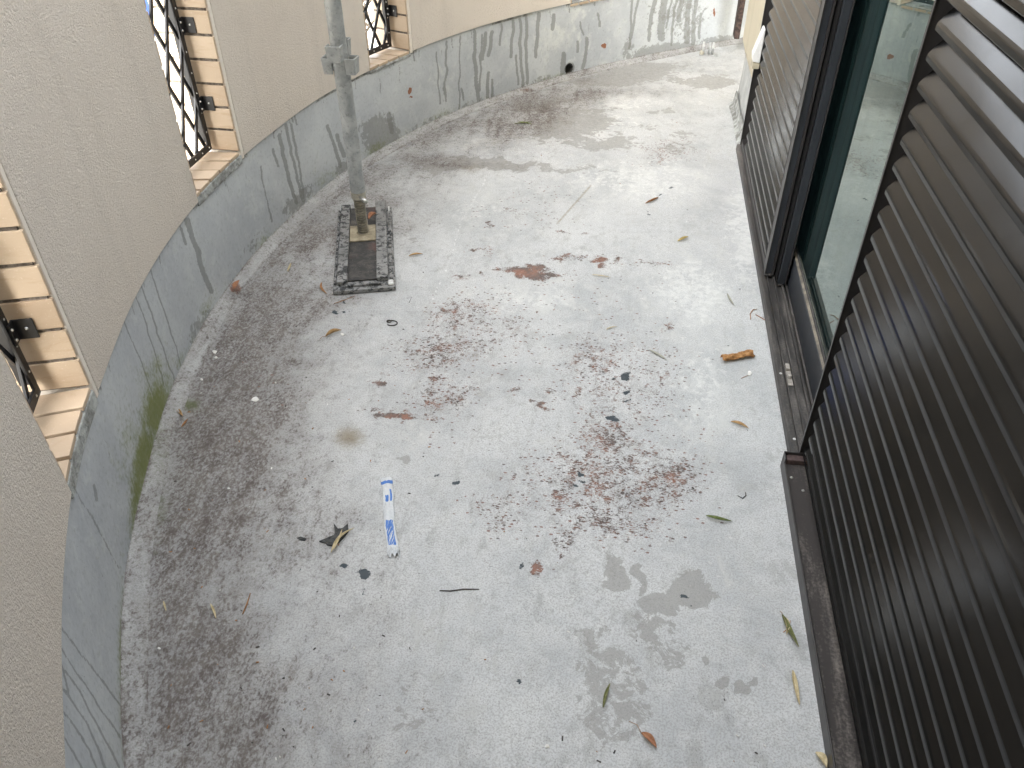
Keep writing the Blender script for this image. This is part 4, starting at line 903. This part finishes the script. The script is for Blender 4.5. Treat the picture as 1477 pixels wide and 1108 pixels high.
leaf((464, 408), (472, 425), 4, 'brown', 'dark red brown leaf sliver left of the black sole board', .5)
leaf((304, 872), (312, 893), 4, 'straw', 'pale straw sliver on the grimy left floor', .5)
leaf((236, 868), (240, 882), 3, 'straw', 'tiny straw sliver close to the left wall foot', .5)
leaf((415, 392), (420, 380), 4, 'straw', 'tiny pale leaf on the grime between wall and sole board', .5)

# crumpled brown leaf
c0 = at(1041, 522); c1 = at(1085, 514); d = Vector(c1-c0); L = d.length; d.normalize(); s = Vector((-d.y, d.x, 0)); mb = MB(); n, m_ = 26, 18; vs = []; r_ = random.Random(3)
for i in range(n+1):
    u = i/n; rad = .0112*(1+.09*math.sin(u*7+.5)+.10*math.sin(u*23))*(1.0+.2*(u-.5))
    for k in range(m_+1):
        a = -.5+k/m_*4.9; rk = rad*(1-.28*k/m_)*(1+.17*math.sin(a*3+u*9)+.12*math.sin(a*7-u*21)+.06*math.sin(u*60+a)+r_.uniform(-.05, .05))
        vs.append(Vector(c0)+d*(u*L+.004*math.sin(a*2))+s*(math.cos(a)*rk*1.15)+Vector((0, 0, .0115+math.sin(a)*rk*.72)))
mb.add(vs, [(i*(m_+1)+k, i*(m_+1)+k+1, (i+1)*(m_+1)+k+1, (i+1)*(m_+1)+k) for i in range(n) for k in range(m_)])
o = mb.build('fallen_leaf', m_leaf('leaf_crumpled', (.24, .11, .035), (.42, .22, .08), .6), None, False); so = o.modifiers.new('thickness', 'SOLIDIFY'); so.thickness = .0007
tag(o, 'large crumpled orange brown leaf rolled up near the glass door track', 'leaf', GL)

# straw wrapper, blue and white
w0 = at(557, 690); w1 = at(567, 804); d = Vector(w1-w0); L = d.length; d.normalize(); s = Vector((-d.y, d.x, 0))
dep = np.linalg.norm(at(562, 745)-np.array([0, 0, H])); Wd = 15*dep/FPX*1.02; n, m_ = 90, 16; vs = []; cc = []
rw = np.random.default_rng(5); rn = rw.normal(0, 1, (n+1, m_+1))
for i in range(n+1):
    u = i/n; hw = Wd/2*(1.0 if u > .1 else 1.08)*(1+(u > .93)*.12+.05*math.sin(u*31))
    for k in range(m_+1):
        v = k/m_*2-1; z = .0022+.0035*(1-v*v)*(.6+.4*math.sin(u*19+v*2))+.0008*rn[i, k]+(.003*math.sin(v*9+u*60)+.002 if u > .90 else 0)
        q = Vector(w0)+d*(u*L+(.004*math.sin(v*8) if u > .97 else 0))+s*(v*hw+.0016*math.sin(u*8)); vs.append((q.x, q.y, max(z, .0006)))
        t_ = 0
        if .055 < u < .095: t_ = 1
        elif .16 < u < .33: t_ = .9 if (v > .35 and v < .75) else (.75 if (-.6 < v < .05 and u > .24) else .12)
        elif .56 < u < .87: t_ = .62 if abs(v) < .75 else .1
        cc.append((t_, 0, 0, 1))
t = NT('wrapper_film'); b_ = t.attr('print')[0]; n_ = t.noise(150, 5, .7); nl = t.noise(60, 4, .6, co=t.mp((6, .5, 1), (0, 0, -.05)))
cb = t.mix(t.ramp(t.math('ADD', b_, t.math('MULTIPLY', t.math('SUBTRACT', nl, .5), 1.6)), .42, .6), t.mix(n_, (.40, .43, .45), (.70, .71, .71)), (.045, .16, .47))
mw_ = t.out(cb, .28, t.bump(n_, .6, .0015), spec=.6)
mb = MB(); mb.add(vs, [(i*(m_+1)+k, i*(m_+1)+k+1, (i+1)*(m_+1)+k+1, (i+1)*(m_+1)+k) for i in range(n) for k in range(m_)])
o = mb.build('straw_wrapper', mw_, None, True); ca = o.data.color_attributes.new('print', 'FLOAT_COLOR', 'POINT'); ca.data.foreach_set('color', np.array(cc, np.float32).ravel())
so = o.modifiers.new('thickness', 'SOLIDIFY'); so.thickness = .0003
tag(o, 'flattened blue and white plastic strip wrapper on the floor', 'wrapper')

# black scrap with a straw blade
def scrap(pts, h, mat, name, label, cat, z=.0012, grp=None, parent=None):
    P = [at(x, y, 0) for x, y in pts]; c = sum(P)/len(P); mb = MB(); n = len(P); r_ = random.Random(int(pts[0][0]))
    top = [(p[0], p[1], z+h*r_.uniform(.5, 1.1)) for p in P]+[(c[0], c[1], z+h*1.3)]; bot = [(p[0], p[1], z) for p in P]
    mb.add(top+bot, [(i, (i+1) % n, n) for i in range(n)]+[((i+1) % n, i, n+1+i, n+1+(i+1) % n) for i in range(n)]+[tuple(range(2*n, n, -1))])
    o = mb.build(name, mat, parent)
    if label: tag(o, label, cat, grp)
    return o
M_SCR = m_simple('black_scrap', (.018, .02, .02), (.07, .072, .07), .7, 90, bs=.8)
scrap([(461, 783), (472, 781), (481, 777), (484, 770), (482, 758), (488, 765), (499, 764), (502, 757), (503, 768), (497, 776), (489, 784), (480, 789), (472, 788), (470, 785)], .006, M_SCR, 'tar_scrap', 'torn star-shaped black scrap left of the blue wrapper', 'scrap', grp='black scraps')
scrap([(428, 777), (434, 775), (442, 778), (440, 781), (433, 780)], .003, M_SCR, 'tar_scrap', 'smaller torn black scrap left of the star-shaped scrap', 'scrap', grp='black scraps')
leaf((478, 799), (512, 763), 6, 'straw', 'dry straw blade lying over the torn black scrap', .9, z=.004)
leaf((482, 795), (494, 766), 3.5, 'straw', 'thinner straw blade over the middle of the torn black scrap', .6, z=.006)

GT = 'small twigs on the balcony floor'
def twig(pts, r, mat, label):
    mb = MB(); P = [Vector(at(x, y, r))+Vector((0, 0, r*.2)) for x, y in pts]; mb.tube(P, [r*.8]+[r]*(len(P)-2)+[r*.6], 7)
    tag(mb.build('twig', LM[mat], None, True), label, 'twig', GT)
twig([(634, 852), (650, 852.5), (668, 850), (691, 850)], .0015, 'dark', 'thin dark straight twig lying level in the lower middle of the floor')
twig([(1083, 461), (1082, 453), (1086, 447), (1092, 446)], .0014, 'brown', 'small hooked brown twig next to the door track')
twig([(1090, 454), (1099, 459), (1105, 463)], .0014, 'russet', 'short reddish twig touching the door track')
twig([(350, 886), (356, 872), (361, 856)], .0016, 'brown', 'short leaning twig on the grimy left floor')
twig([(482, 438), (494, 434), (512, 427)], .0012, 'brown', 'thin pale brown twig just below the sole board')
twig([(1064, 715), (1071, 719), (1076, 715), (1075, 710)], .0013, 'dark', 'tiny curled dark twig near the trough end cap')
twig([(1130, 912), (1138, 906), (1140, 895)], .001, 'brown', 'short thin twig beside the long green leaf at the trough')
twig([(590, 437), (594, 428)], .0009, 'dark', 'hair-thin dark twig right of the sole board') 
twig([(1069, 546), (1080, 541)], .001, 'brown', 'tiny twig just below the crumpled brown leaf')
twig([(905, 1108), (902, 1098)], .0016, 'brown', 'reddish twig end at the bottom photo edge') if False else None
ring = MB(); P = [Vector(at(565+8*math.cos(a), 466+3.6*math.sin(a), .002)) for a in np.linspace(-2.5, 2.4, 22)]; ring.tube(P, .0018, 7); P = [Vector(at(561+3.2*math.cos(a), 463.5+1.8*math.sin(a), .003)) for a in np.linspace(0, 6.28, 14)]; ring.tube(P, .0014, 6)
tag(ring.build('cable_tie', LM['dark'], None, True), 'small curled black plastic tie on the floor right below the sole board', 'cable tie')

GC = 'white paint chips on the floor'; M_CHIP = m_simple('white_chip', (.62, .61, .57), (.78, .77, .74), .7, 90)
chips = [((310, 508), 4, 'white chip on the dark grime by the wall, upper one of a close pair'), ((312, 516.5), 2.6, 'white chip on the dark grime by the wall, lower one of a close pair'), ((291, 548), 2.2, 'lone tiny white chip on the darkest grime near the wall foot'),
         ((368, 577), 5.5, 'ragged white speck cluster on the left floor below the brown grime'), ((789, 1077), 4.2, 'white chip at the bottom middle of the floor'), ((1081, 539), 4.6, 'white flake right below the crumpled brown leaf'),
         ((230, 936), 2.2, 'tiny white chip on the lower left grime'), ((494, 483), 3.0, 'white flake touching the small orange leaf below the sole board'), ((330, 705), 2.0, 'tiny white chip halfway down the left grime')]
for (x, y), r, lab in chips:
    r_ = random.Random(int(x)); k = 9
    scrap([(x+r*r_.uniform(.5, 1.15)*math.cos(2*math.pi*i/k), y+r*.75*r_.uniform(.5, 1.15)*math.sin(2*math.pi*i/k)) for i in range(k)], .0016, M_CHIP, 'paint_chip', lab, 'paint chip', grp=GC)
# fine loose debris
mb = MB(); r_ = random.Random(12)
for k in range(230):
    if r_.random() < .55: x, y = r_.gauss(330, 110), r_.uniform(400, 1100)
    else: x, y = r_.uniform(300, 1130), r_.uniform(90, 1100)
    p = at(x, y, 0)
    i_ = np.argmin((CP[:, 0]-p[0])**2+(CP[:, 1]-p[1])**2)
    if p[0] > .40 or np.hypot(*(CP[i_]-p[:2])) < .05 or p[0] < np.interp(p[1], CP[:, 1], CP[:, 0]): continue
    s_ = r_.uniform(.0006, .0019); a = r_.uniform(0, 6.3); ex = Vector((math.cos(a), math.sin(a), 0))*s_*r_.uniform(1, 2.8); ey = Vector((-math.sin(a), math.cos(a), 0))*s_; c = Vector((p[0], p[1], .0008)); hz_ = Vector((0, 0, s_*.8))
    mb.hexa([c-ex-ey, c+ex-ey*.6, c+ex+ey, c-ex+ey*.7, c-ex*.7-ey*.6+hz_, c+ex*.8-ey*.4+hz_, c+ex*.6+ey*.7+hz_, c-ex*.7+ey*.5+hz_], 0 if r_.random() < .55 else (1 if r_.random() < .6 else 2))
o = mb.build('crumbs', [LM['dark'], LM['brown'], M_CHIP]); o['kind'] = 'stuff'

# floor anchor at the far end
an = at(1021, 80, 0); anc = thing('floor_anchor', 'small grey metal anchor with upright bolts at the far end of the floor', 'anchor', tuple(an))
mb = MB(); mb.box((an[0]-.05, an[1]-.02, .0015), (an[0]+.055, an[1]+.02, .006)); mb.build('foot_plate', M_GALV, anc, bevel=.001)
for dx_, h_ in ((-.028, .075), (.004, .072), (.022, .072)):
    mb = MB(); mb.tube([(an[0]+dx_, an[1], .0062), (an[0]+dx_*1.15, an[1], h_)], .0075, 10); mb.build('bolt', M_GALV, anc, True)
mb = MB(); mb.tube([(an[0]-.040, an[1]-.004, .0062), (an[0]-.034, an[1]-.004, .024)], .013, 6); mb.build('nut', M_GALVD, anc)
